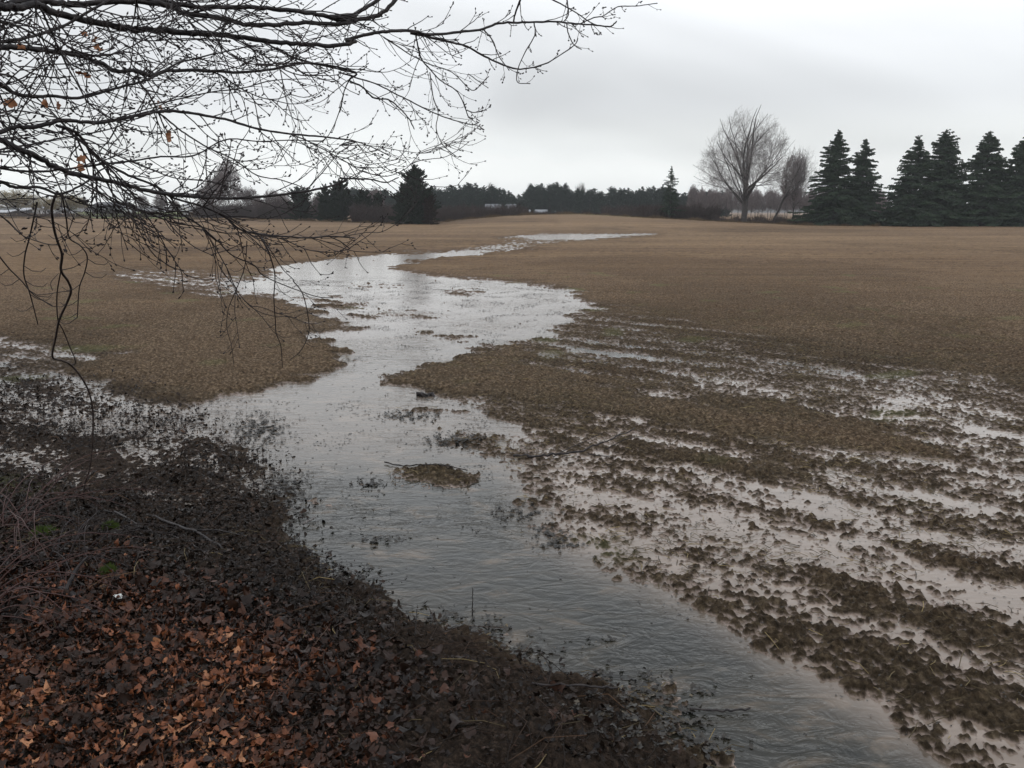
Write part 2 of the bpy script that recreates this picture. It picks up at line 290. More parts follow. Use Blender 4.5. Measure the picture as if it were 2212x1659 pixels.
# soil
def make_soil():
    m, t, b = mat_new('soil'); tc = N(t, 'ShaderNodeTexCoord'); P = tc.outputs['Object']
    A = lambda n: N(t, 'ShaderNodeAttribute', attribute_name=n).outputs['Fac']
    fine = noise(t, P, 26, 5, 0.65); mid = noise(t, P, 3.2, 4, 0.6)
    dry = ramp(t, fine.outputs['Fac'], [(0.32, (0.0434, 0.0272, 0.0162)), (0.5, (0.1476, 0.0976, 0.0608)), (0.66, (0.3255, 0.2300, 0.1476))])
    wet = ramp(t, fine.outputs['Fac'], [(0.32, (0.0260, 0.0185, 0.0109)), (0.52, (0.0998, 0.0738, 0.0456)), (0.70, (0.2496, 0.1953, 0.1302))])
    mpx = N(t, 'ShaderNodeMapping', inp={'Rotation': (0, 0, -ROWA), 'Scale': (0.05, 1.0, 1)}); t.links.new(P, mpx.inputs[0])
    rows = noise(t, mpx.outputs[0], 2.2, 4, 0.6)
    mpy = N(t, 'ShaderNodeMapping', inp={'Scale': (0.02, 0.12, 1)}); t.links.new(P, mpy.inputs[0])
    band = noise(t, mpy.outputs[0], 1.0, 3, 0.5)
    far = ramp(t, band.outputs['Fac'], [(0.35, (0.1436, 0.0937, 0.0576)), (0.65, (0.2128, 0.1436, 0.0851))])
    rowm = ramp(t, rows.outputs['Fac'], [(0.36, (0.66, 0.65, 0.63)), (0.64, (1.25, 1.23, 1.16))])
    finem = ramp(t, fine.outputs['Fac'], [(0.3, (0.62, 0.62, 0.62)), (0.7, (1.35, 1.35, 1.35))])
    far2 = mixc(t, 1.0, mixc(t, 1.0, far.outputs[0], rowm.outputs[0], 'MULTIPLY'), finem.outputs[0], 'MULTIPLY')
    c = mixc(t, A('wet'), dry.outputs[0], wet.outputs[0])
    c = mixc(t, A('far'), c, far2)
    dm = ramp(t, A('damp'), [(0, (1, 1, 1)), (1, (0.60, 0.58, 0.56))]); c = mixc(t, 1.0, c, dm.outputs[0], 'MULTIPLY')
    silt = ramp(t, noise(t, P, 14, 4, 0.6).outputs['Fac'], [(0.3, (0.150, 0.112, 0.090)), (0.7, (0.250, 0.190, 0.156))])
    fl = N(t, 'ShaderNodeMath', operation='MULTIPLY_ADD', use_clamp=True, inp={1: 1.5, 2: -0.75}); t.links.new(noise(t, P, 70, 4, 0.7).outputs['Fac'], fl.inputs[0])
    fa_ = N(t, 'ShaderNodeMath', operation='ADD', use_clamp=True); t.links.new(A('film'), fa_.inputs[0]); t.links.new(fl.outputs[0], fa_.inputs[1])
    fm = N(t, 'ShaderNodeMath', operation='MULTIPLY', use_clamp=True); t.links.new(fa_.outputs[0], fm.inputs[0]); t.links.new(A('film'), fm.inputs[1])
    c = mixc(t, fm.outputs[0], c, silt.outputs[0])
    hum = ramp(t, noise(t, P, 40, 4, 0.7).outputs['Fac'], [(0.35, (0.014, 0.010, 0.007)), (0.55, (0.048, 0.034, 0.025)), (0.7, (0.10, 0.070, 0.050))])
    c = mixc(t, A('leaf'), c, hum.outputs[0])
    gr = ramp(t, mid.outputs['Fac'], [(0.3, (0.09, 0.12, 0.04)), (0.7, (0.20, 0.23, 0.09))])
    c = mixc(t, A('green'), c, gr.outputs[0])
    t.links.new(c, b.inputs['Base Color'])
    rg = ramp(t, fm.outputs[0], [(0, (0.85,) * 3), (1, (0.22,) * 3)]); t.links.new(rg.outputs[0], b.inputs['Roughness'])
    sp = ramp(t, fm.outputs[0], [(0, (0.12,) * 3), (1, (0.5,) * 3)]); t.links.new(sp.outputs[0], b.inputs['Specular IOR Level'])
    bs = ramp(t, fm.outputs[0], [(0, (1,) * 3), (1, (0.15,) * 3)])
    bp = N(t, 'ShaderNodeBump', inp={'Distance': 0.035}); t.links.new(bs.outputs[0], bp.inputs['Strength']); n = noise(t, P, 60, 6, 0.75); t.links.new(n.outputs['Fac'], bp.inputs['Height']); t.links.new(bp.outputs[0], b.inputs['Normal'])
    return m
M_soil = make_soil()
def make_water():
    m, t, b = mat_new('flood_water'); tc = N(t, 'ShaderNodeTexCoord'); P = tc.outputs['Object']
    A = lambda n: N(t, 'ShaderNodeAttribute', attribute_name=n).outputs['Fac']
    mpx = N(t, 'ShaderNodeMapping', inp={'Rotation': (0, 0, radians(40)), 'Scale': (0.75, 1.5, 1)}); t.links.new(P, mpx.inputs[0])
    sw = noise(t, mpx.outputs[0], 2.6, 5, 0.6, 1.2)
    deep = ramp(t, sw.outputs['Fac'], [(0.40, (0.014, 0.015, 0.012)), (0.55, (0.028, 0.026, 0.019)), (0.70, (0.105, 0.080, 0.056))])
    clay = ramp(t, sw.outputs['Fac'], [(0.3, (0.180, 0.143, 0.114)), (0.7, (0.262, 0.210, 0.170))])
    t.links.new(mixc(t, A('mud'), deep.outputs[0], clay.outputs[0]), b.inputs['Base Color'])  # the mask also lays painted sky sheen into the base colour
    t.links.new(A('ruffle'), b.inputs['Roughness']); b.inputs['IOR'].default_value = 1.35
    n1 = noise(t, mpx.outputs[0], 7, 3, 0.5, 1.6); n2 = noise(t, P, 30, 3, 0.5)
    # raindrop rings
    vo = N(t, 'ShaderNodeTexVoronoi', feature='F1', inp={'Scale': 1.6, 'Randomness': 1.0}); t.links.new(P, vo.inputs[0])
    sn = N(t, 'ShaderNodeMath', operation='MULTIPLY', inp={1: 95.0}); t.links.new(vo.outputs['Distance'], sn.inputs[0])
    si = N(t, 'ShaderNodeMath', operation='SINE'); t.links.new(sn.outputs[0], si.inputs[0])
    fa = N(t, 'ShaderNodeMapRange', inp={'From Min': 0.0, 'From Max': 0.22, 'To Min': 1.0, 'To Max': 0.0}); t.links.new(vo.outputs['Distance'], fa.inputs[0])
    ri = N(t, 'ShaderNodeMath', operation='MULTIPLY'); t.links.new(si.outputs[0], ri.inputs[0]); t.links.new(fa.outputs[0], ri.inputs[1])
    ri2 = N(t, 'ShaderNodeMath', operation='MULTIPLY', inp={1: 0.05}); t.links.new(ri.outputs[0], ri2.inputs[0])
    a1 = N(t, 'ShaderNodeMath', operation='MULTIPLY', inp={1: 0.25}); t.links.new(n2.outputs['Fac'], a1.inputs[0])
    ad = N(t, 'ShaderNodeMath', operation='ADD'); t.links.new(n1.outputs['Fac'], ad.inputs[0]); t.links.new(a1.outputs[0], ad.inputs[1])
    ad2 = N(t, 'ShaderNodeMath', operation='ADD'); t.links.new(ad.outputs[0], ad2.inputs[0]); t.links.new(ri2.outputs[0], ad2.inputs[1])
    bp = N(t, 'ShaderNodeBump', inp={'Distance': 0.013}); t.links.new(ad2.outputs[0], bp.inputs['Height']); t.links.new(A('ripple'), bp.inputs['Strength']); t.links.new(bp.outputs[0], b.inputs['Normal'])
    return m
M_water = make_water()
M_bark = simple('wet_bark', [(0.0083, 0.0069, 0.0083), (0.0207, 0.0172, 0.0172), (0.0379, 0.0310, 0.0290)], 30, 0.5, 0.25, 0.5)
M_twig = simple('twig_bark', [(0.0124, 0.0097, 0.0110), (0.0310, 0.0221, 0.0207)], 12, 0.55, 0.25)
M_redtwig = simple('red_twig', [(0.0350, 0.0126, 0.0112), (0.0700, 0.0280, 0.0210)], 12, 0.5, 0.4)
M_greybark = simple('grey_bark', [(0.0360, 0.0320, 0.0304), (0.0800, 0.0736, 0.0704)], 3, 0.85, 0.2)
M_fartwig = simple('fine_twigs', [(0.1250, 0.1000, 0.1000), (0.2125, 0.1750, 0.1713)], 1, 0.9, 0.1)
M_maptwig = simple('maple_twigs', [(0.155, 0.142, 0.138), (0.25, 0.23, 0.225)], 1, 0.9, 0.1)
M_palebark = simple('pale_bark', [(0.12, 0.11, 0.105), (0.26, 0.24, 0.23)], 2, 0.9, 0.1)
M_needle = simple('spruce_needles', [(0.018, 0.033, 0.022), (0.050, 0.075, 0.042)], 0.9, 0.8, 0.1)
M_cedar = simple('cedar_foliage', [(0.0083, 0.0166, 0.0108), (0.0215, 0.0331, 0.0182)], 1.3, 0.8, 0.15)
M_rust = simple('browned_foliage', [(0.0180, 0.0120, 0.0090), (0.0330, 0.0204, 0.0144)], 1.3, 0.85, 0.15)
M_pine = simple('pine_needles', [(0.0165, 0.0311, 0.0249), (0.0372, 0.0600, 0.0456)], 0.6, 0.8, 0.15)
M_willow = simple('yellow_twigs', [(0.24, 0.20, 0.11), (0.36, 0.30, 0.18)], 0.7, 0.9, 0.1)
M_brush = simple('brush_twigs', [(0.030, 0.023, 0.021), (0.066, 0.050, 0.045)], 0.4, 0.9, 0.1)
M_leaf = per_piece('fallen_leaves', [(0, (0.007, 0.004, 0.003)), (0.40, (0.026, 0.012, 0.007)), (0.68, (0.085, 0.030, 0.014)), (0.9, (0.23, 0.080, 0.034)), (1, (0.36, 0.17, 0.085))], 0.45, 0.22)
M_dleaf = per_piece('sodden_leaves', [(0, (0.005, 0.0035, 0.003)), (0.5, (0.018, 0.012, 0.0085)), (0.85, (0.046, 0.027, 0.018)), (1, (0.15, 0.085, 0.045))], 0.45, 0.14)
M_straw = per_piece('straw', [(0, (0.0350, 0.0260, 0.0140)), (0.6, (0.1000, 0.0750, 0.0350)), (1, (0.3400, 0.2600, 0.1200))], 0.6, 0.3)
M_debris = per_piece('debris', [(0, (0.008, 0.008, 0.007)), (0.6, (0.030, 0.024, 0.016)), (1, (0.11, 0.085, 0.045))], 0.45, 0.45)

# ------------------------------------------------------------------ the field: one sheet out to the horizon
def build_field():
    th = np.concatenate([np.arange(-180, -44, 4.0), np.arange(-44, -36, 1.0), np.degrees(np.arange(radians(-36), radians(36), 0.0019)), np.arange(36.5, 44, 1.0), np.arange(44, 180, 4.0)])
    rs = [0.5]
    while rs[-1] < 1300:
        r = rs[-1]; k = 0.03 if r < 2.2 else 0.0024 if r < 45 else 0.004 if r < 90 else 0.008 if r < 170 else 0.06
        rs.append(r * (1 + k))
    r = np.array(rs); T, RR = np.meshgrid(np.radians(th), r)
    X = (RR * np.sin(T)).ravel(); Y = (RR * np.cos(T)).ravel()
    Z = ground_z(X, Y); rr, z, rad, px, py = base_h(X, Y)
    nt_, nr = len(th), len(r)
    idx = np.arange(nt_ * nr).reshape(nr, nt_)
    a = idx[:-1]; b_ = idx[1:]
    q = np.stack([a, np.roll(a, -1, 1), np.roll(b_, -1, 1), b_], -1).reshape(-1, 4)
    V = np.stack([X, Y, Z], 1); c = len(V); V = np.vstack([V, [[0, 0, float(Z[:nt_].mean())]]])
    tri = np.stack([np.full(nt_, c), np.roll(idx[0], -1), idx[0]], 1)
    leaf = lookup(LF, np.where(Y < 2, np.where(X < 1, 0, 1600), px), np.where(Y < 1.6, 1899, py))
    leaf = np.clip(leaf + 0.25 * pn(X * 1.5, Y * 1.5, 21) * (leaf > .02) * (leaf < .98), 0, 1)
    wet = np.clip(ss(6, 0.5, (Z - z) * 100 + 1.5 * pn(X * .5, Y * .5, 22)) * .55 + ss(34, 8, rad) * .55, 0, 1)
    far = ss(9, 50, rad + 6 * pn(X * .2, Y * .2, 27))
    green = ss(0, 1, (rad - np.interp(px, EX, ED) - 12) / 10) * ss(150, 190, px) * ss(420, 380, px) * (Y > 0) + \
        0.6 * ss(0, 1, (rad - np.interp(px, EX, ED) + 3) / 3) * ss(1180, 1240, px) * ss(1420, 1380, px) * (Y > 0) * ss(170, 140, rad)
    green = green + 0.25 * ss(.5, .75, pn(X * .9, Y * .9, 25)) * (rad < 30)
    film = ss(1.7, .05, (Z - z) * 100 + .4 * pn(X * 3, Y * 3, 31)) * (1 - leaf * .7) * ss(45, 25, rad) * ss(5.5, 3.5, rr)
    damp = ss(3.4, .6, rr + 1.2 * pn(X * .7, Y * .7, 35)) * .8 + .55 * ss(.1, .5, pn(X * .09 + 3, Y * .05, 36) + .3 * pn(X * .5, Y * .3, 37)) * (rad < 150)
    ap = lambda v, d=0: np.append(v, d)
    o = mesh_obj('field', V, [q[:, ::-1], tri[:, ::-1]], M_soil, smooth=True, attrs={'leaf': ap(leaf), 'wet': ap(wet), 'far': ap(far), 'green': ap(np.clip(green, 0, 1)), 'film': ap(film), 'damp': ap(np.clip(damp, 0, 1))})
    tag(o, 'brown ploughed field with wet clods, half flooded, reaching the tree line', 'field', kind='structure')
def build_water():
    th = np.radians(np.arange(-62, 62.01, 0.5)); r = np.array([1.2 * 1.025 ** k for k in range(188)]); r = r[r < 112]
    T, RR = np.meshgrid(th, r); X = (RR * np.sin(T)).ravel(); Y = (RR * np.cos(T)).ravel()
    px, py = proj(X, Y); mud = lookup(MUD_SHEEN, px, py)  # clay amount together with the painted sky sheen
    idx = np.arange(X.size).reshape(len(r), len(th)); a = idx[:-1, :-1]; b_ = idx[:-1, 1:]; c = idx[1:, 1:]; d = idx[1:, :-1]
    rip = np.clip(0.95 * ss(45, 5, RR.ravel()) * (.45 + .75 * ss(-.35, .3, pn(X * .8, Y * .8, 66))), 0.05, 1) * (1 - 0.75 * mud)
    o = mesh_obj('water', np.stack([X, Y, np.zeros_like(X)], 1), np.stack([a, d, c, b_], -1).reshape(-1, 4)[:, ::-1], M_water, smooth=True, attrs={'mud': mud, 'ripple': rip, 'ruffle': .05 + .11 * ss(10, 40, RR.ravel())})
    tag(o, 'flood water winding across the field, pale sky reflected in it', 'water', kind='structure')
build_field(); build_water()

# ------------------------------------------------------------------ tubes
class Tubes:
    def __init__(s): s.V = []; s.Q = []; s.n = 0; s.T = []
    def add(s, pts, rad, k=6, tone=0.5):
        P = np.asarray(pts, float); n = len(P); rad = np.broadcast_to(np.asarray(rad, float), (n,))
        D = np.gradient(P, axis=0); D /= np.linalg.norm(D, axis=1, keepdims=True) + 1e-9
        u = np.cross(D[0], [0.13, 0.27, 0.95]); 
        if np.linalg.norm(u) < 1e-3: u = np.cross(D[0], [1, 0, 0])
        ang = np.arange(k) * 2 * pi / k; rings = []
        for i in range(n):
            u = u - D[i] * np.dot(u, D[i]); u /= np.linalg.norm(u) + 1e-9; v = np.cross(D[i], u)
            rings.append(P[i] + rad[i] * (np.cos(ang)[:, None] * u + np.sin(ang)[:, None] * v))
        V = np.concatenate(rings + [P[-1:] + D[-1:] * rad[-1]]); s.V.append(V)
        i = np.arange(n - 1)[:, None] * k; j = np.arange(k)[None]; a = i + j; b = i + (j + 1) % k
        q = np.stack([a, b, b + k, a + k], -1).reshape(-1, 4) + s.n
        e = (n - 1) * k; tip = np.stack([e + np.arange(k), e + (np.arange(k) + 1) % k, np.full(k, n * k), np.full(k, n * k)], 1) + s.n
        s.Q.append(q); s.T.append(tip[:, :3]); s.n += len(V)
    def build(s, name, mat, parent=None):
        return mesh_obj(name, np.concatenate(s.V), [np.concatenate(s.Q), np.concatenate(s.T)], mat, parent, smooth=True)
def segs_mesh(name, A, B, ra, rb, mat, parent=None, k=3):
    """many thin tapered prisms at once"""
    A = np.asarray(A, float); B = np.asarray(B, float); D = B - A; D /= np.linalg.norm(D, axis=1, keepdims=True) + 1e-9
    u = np.cross(D, np.array([0.3, 0.5, 0.81])); u /= np.linalg.norm(u, axis=1, keepdims=True) + 1e-9; v = np.cross(D, u)
    vs = []
    for P, r in ((A, ra), (B, rb)):
        r = np.asarray(r, float)[:, None]
        for j in range(k): a = 2 * pi * j / k; vs.append(P + r * (cos(a) * u + sin(a) * v))
    V = np.stack(vs, 1).reshape(-1, 3); n = len(A); o = np.arange(n)[:, None] * 2 * k; j = np.arange(k)
    q = np.stack([o + j, o + (j + 1) % k, o + k + (j + 1) % k, o + k + j], -1).reshape(-1, 4)
    return mesh_obj(name, V, q, mat, parent, smooth=True)
def catmull(pts, n=6):
    P = [np.asarray(p, float) for p in pts]; P = [2 * P[0] - P[1]] + P + [2 * P[-1] - P[-2]]; out = []
    for i in range(1, len(P) - 2):
        for t in np.linspace(0, 1, n, endpoint=False):
            a, b, c, d = P[i - 1], P[i], P[i + 1], P[i + 2]
            out.append(0.5 * ((2 * b) + (c - a) * t + (2 * a - 5 * b + 4 * c - d) * t * t + (3 * b - a - 3 * c + d) * t ** 3))
    out.append(P[-2]); return np.array(out)

# ------------------------------------------------------------------ overhanging maple
def z1(pts): return [(x * .3472, y * .3472) for x, y in pts]
def z2(pts): return [(713.2 + x * .3472, y * .3472) for x, y in pts]
def zg(pts): return [(x / 3.0, 493.7 + y / 3.0) for x, y in pts]
# (points in the picture, start width, end width in 2212-px, depth start, depth end, start from trunk)
BR = [
 (z1([(0, 45), (110, 46), (230, 30), (330, 75), (480, 115), (650, 150), (800, 178), (1000, 190), (1200, 207), (1350, 215), (1500, 232), (1620, 250), (1780, 268), (1900, 275), (2080, 285), (2212, 258)]) + z2([(100, 250), (230, 215), (350, 195), (500, 192), (620, 215), (800, 200), (950, 180), (1050, 145), (1200, 140), (1400, 135), (1550, 150), (1640, 155), (1740, 165), (1780, 135)]), 15, 2.6, 3.0, 4.6, 1),
 (z1([(0, 40), (120, 10), (300, 12), (450, 28), (650, 12), (900, 12), (1080, 45), (1130, 78), (1250, 95), (1400, 118), (1520, 150), (1700, 155), (1900, 142), (2100, 150), (2212, 130)]) + z2([(110, 122), (200, 60), (290, 5), (340, -60)]), 13, 7, 3.0, 4.0, 1),
 (z1([(900, 12), (1000, 5), (1200, 42), (1500, 42), (1700, 55), (1900, 78), (2080, 110), (2212, 92)]) + z2([(0, 105), (110, 125), (300, 95), (400, 5), (450, -60)]), 9, 8, 3.3, 4.2, 0),
 (z1([(0, 285), (150, 303), (350, 320), (500, 352), (620, 392), (720, 438), (850, 442), (950, 470), (1050, 440), (1250, 440), (1500, 450), (1700, 432), (1850, 395), (2000, 400), (2212, 450)]) + z2([(120, 500), (200, 540), (270, 608), (360, 620), (430, 670), (490, 740), (520, 795)]), 11, 2.2, 2.8, 4.4, 1),
 (z1([(0, 262), (150, 240), (280, 200), (400, 160), (560, 70), (650, 12)]), 7, 5, 2.9, 3.3, 1),
 (z1([(0, 130), (150, 182), (280, 250), (380, 330), (440, 400), (560, 440), (700, 430)]), 5, 2.5, 2.6, 3.0, 1),
 (z1([(245, 35), (290, 130), (335, 235), (400, 380), (480, 520), (560, 650), (700, 740), (850, 810), (1000, 832)]), 4.5, 2.5, 2.6, 3.1, 0),
 (z1([(0, 530), (100, 582), (200, 600), (320, 597), (480, 610), (620, 577), (780, 532), (880, 510), (980, 465), (1090, 400), (1250, 355), (1450, 310), (1600, 280)]), 8, 2.2, 2.7, 3.8, 1),
 (z1([(0, 460), (80, 478), (140, 520), (200, 598)]), 4, 3, 2.6, 2.8, 1),
 (z1([(0, 822), (100, 790), (220, 790), (380, 750), (500, 757), (620, 762), (750, 740), (900, 710), (1050, 690), (1200, 706), (1400, 742), (1600, 800), (1800, 832), (2000, 850), (2212, 880)]) + z2([(60, 905), (150, 880), (270, 920), (370, 970)]), 9, 1.8, 2.7, 4.2, 1),
 (z1([(0, 868), (100, 920), (220, 970), (330, 1030), (450, 1080), (600, 1110), (750, 1142), (900, 1182), (1050, 1210), (1200, 1222), (1400, 1234), (1500, 1232), (1700, 1217), (1900, 1190), (2050, 1160), (2160, 1120)]) + z2([(60, 1108), (150, 1112), (250, 1116), (350, 1135), (420, 1105)]), 12, 2.2, 2.6, 4.4, 1),
 (z1([(350, 780), (450, 812), (520, 872), (560, 940), (650, 1010), (800, 1090), (950, 1150), (1080, 1232), (1250, 1280), (1400, 1350), (1500, 1430), (1650, 1460), (1900, 1480), (2050, 1470), (2212, 1482)]) + z2([(0, 1470), (60, 1500), (120, 1545)]), 6, 2, 2.9, 4.2, 0),
 (z1([(0, 1045), (150, 1066), (350, 1060), (600, 1025), (800, 1005), (1000, 975), (1200, 970), (1350, 890), (1450, 863), (1600, 880), (1800, 872), (2000, 880)]), 5, 1.8, 2.8, 4.0, 1),
 (z1([(0, 1130), (100, 1165), (250, 1168), (360, 1205), (450, 1180), (540, 1130), (640, 1050), (760, 1000)]), 7, 2.5, 2.7, 3.2, 1),
 (z1([(850, 430), (868, 510), (930, 590), (975, 680), (1015, 770), (1040, 815)]), 4, 2.5, 3.2, 3.3, 0),
 (z1([(690, 225), (800, 290), (880, 350), (912, 400), (915, 460)]), 3.5, 2, 3.1, 3.2, 0),
 (z1([(480, 780), (500, 850), (590, 890), (700, 955), (900, 1040), (1100, 1110), (1300, 1130), (1500, 1190)]), 3, 1.8, 3.0, 3.8, 0),
 (z1([(985, 700), (1080, 775), (1150, 830), (1300, 920), (1450, 990), (1600, 1090), (1750, 1120), (1900, 1170)]), 3.5, 1.8, 3.3, 4.1, 0),
 (z1([(520, 1150), (620, 1200), (700, 1250), (850, 1300), (950, 1340), (1100, 1390), (1250, 1412), (1400, 1450), (1600, 1440)]), 3.5, 2, 2.9, 3.8, 0),
 (z1([(1060, 1225), (1130, 1330), (1240, 1400), (1350, 1500)]) + zg([(1310, 5), (1420, 90), (1500, 170), (1650, 240), (1700, 300), (1850, 370), (2050, 440), (2150, 450)]), 4, 1.6, 3.4, 4.2, 0),
 (z1([(0, 1340), (60, 1390), (150, 1470), (300, 1520), (350, 1522)]), 2.5, 1.5, 2.6, 2.9, 1),
 (z1([(1560, 1420), (1620, 1480), (1670, 1560)]) + zg([(1700, 60), (1760, 150), (1830, 260), (1900, 330)]), 3, 1.5, 3.9, 4.2, 0),
 (z2([(500, 205), (700, 250), (850, 290), (960, 350), (1080, 405), (1180, 430), (1330, 400), (1450, 330), (1520, 280), (1540, 245)]), 5, 2, 4.1, 4.6, 0),
 (z2([(60, 450), (150, 480), (280, 520), (400, 580), (520, 640), (640, 700), (760, 745), (880, 775), (920, 765)]), 3, 1.8, 4.1, 4.6, 0),
 (z2([(530, 200), (560, 350), (620, 430), (700, 510), (780, 560), (830, 640), (850, 700), (855, 715)]), 3, 2, 4.1, 4.4, 0),
 (z2([(850, 685), (900, 700), (970, 685)]), 2, 1.6, 4.4, 4.5, 0),
 (z2([(620, 450), (640, 600), (672, 700), (660, 800), (700, 900), (780, 970)]), 2.2, 1.5, 4.2, 4.4, 0),
 (z2([(1270, 145), (1272, 220), (1210, 330), (1168, 430), (1165, 510), (1235, 520)]), 2.6, 1.6, 4.3, 4.5, 0),
 (z2([(1470, 140), (1480, 200), (1505, 262), (1530, 290), (1560, 305)]), 2.5, 1.8, 4.5, 4.6, 0),
 (z2([(1550, 150), (1640, 110), (1700, 98), (1790, 42), (1900, 38), (2030, 20)]), 2.6, 1.6, 4.5, 4.9, 0),
 (z2([(950, 180), (1010, 250), (1050, 350), (1110, 430)]), 2.6, 1.8, 4.3, 4.5, 0),
 (z2([(1190, -20), (1150, 90), (1140, 140)]), 4, 3, 4.2, 4.4, 0),
 (z2([(1470, -20), (1482, 90), (1450, 138)]), 3, 2, 4.4, 4.5, 0),
 (z2([(1330, -30), (1500, 60), (1640, 150), (1740, 165)]), 2.8, 1.8, 4.4, 4.6, 0),
 (z2([(330, 230), (500, 340), (620, 400), (760, 450), (880, 560), (940, 520), (980, 480)]), 2.6, 1.6, 4.1, 4.6, 0),
 (z2([(860, 460), (930, 510), (980, 545)]), 1.8, 1.4, 4.4, 4.5, 0),
 (z1([(600, 170), (800, 230), (950, 255), (1150, 240), (1400, 250)]), 3, 2, 3.4, 4.0, 0),
 (z1([(1620, 250), (1750, 320), (1900, 380), (2100, 430), (2212, 455)]), 4, 2.5, 3.9, 4.2, 0),
 (z1([(930, 650), (1100, 620), (1300, 575), (1500, 550), (1700, 500), (1900, 490)]), 3.2, 1.8, 3.5, 4.2, 0),
 (z1([(420, 5), (540, 30), (650, 130), (700, 230)]), 3, 2, 2.9, 3.1, 0),
 (z1([(1415, -10), (1405, 100), (1380, 230), (1330, 330), (1360, 480), (1400, 640)]), 2.4, 1.4, 3.5, 3.7, 0),
 (z1([(850, -10), (840, 80), (820, 170)]), 3.5, 2.5, 3.2, 3.3, 0),
 (z1([(0, 700), (120, 690), (300, 720), (420, 750)]), 3, 2.5, 2.7, 2.9, 1),
 (z1([(0, 930), (160, 905), (400, 855), (700, 800), (850, 720)]), 4, 2, 2.7, 3.3, 1),
 (z1([(1200, 1222), (1300, 1180), (1400, 1100), (1500, 1050)]), 2, 1.4, 3.7, 3.9, 0),
 (z1([(1900, 1190), (2000, 1080), (2100, 960), (2212, 880)]), 2.4, 1.6, 4.1, 4.4, 0),
 (z1([(-5, 1240), (140, 1320), (330, 1380), (450, 1450), (560, 1560)]), 1.8, 1.4, 2.5, 2.9, 1),
 (z1([(380, 1180), (520, 1260), (640, 1330), (720, 1430), (900, 1520)]), 2, 1.4, 2.9, 3.3, 0),
 (z1([(640, 1200), (780, 1290), (860, 1400), (980, 1480), (1080, 1600)]), 2, 1.4, 3.0, 3.5, 0),
 (z1([(1250, 1280), (1330, 1370), (1500, 1430), (1640, 1550), (1700, 1600)]), 2.4, 1.5, 3.6, 4.0, 0),
]
TR = np.array([-4.6, 2.9])
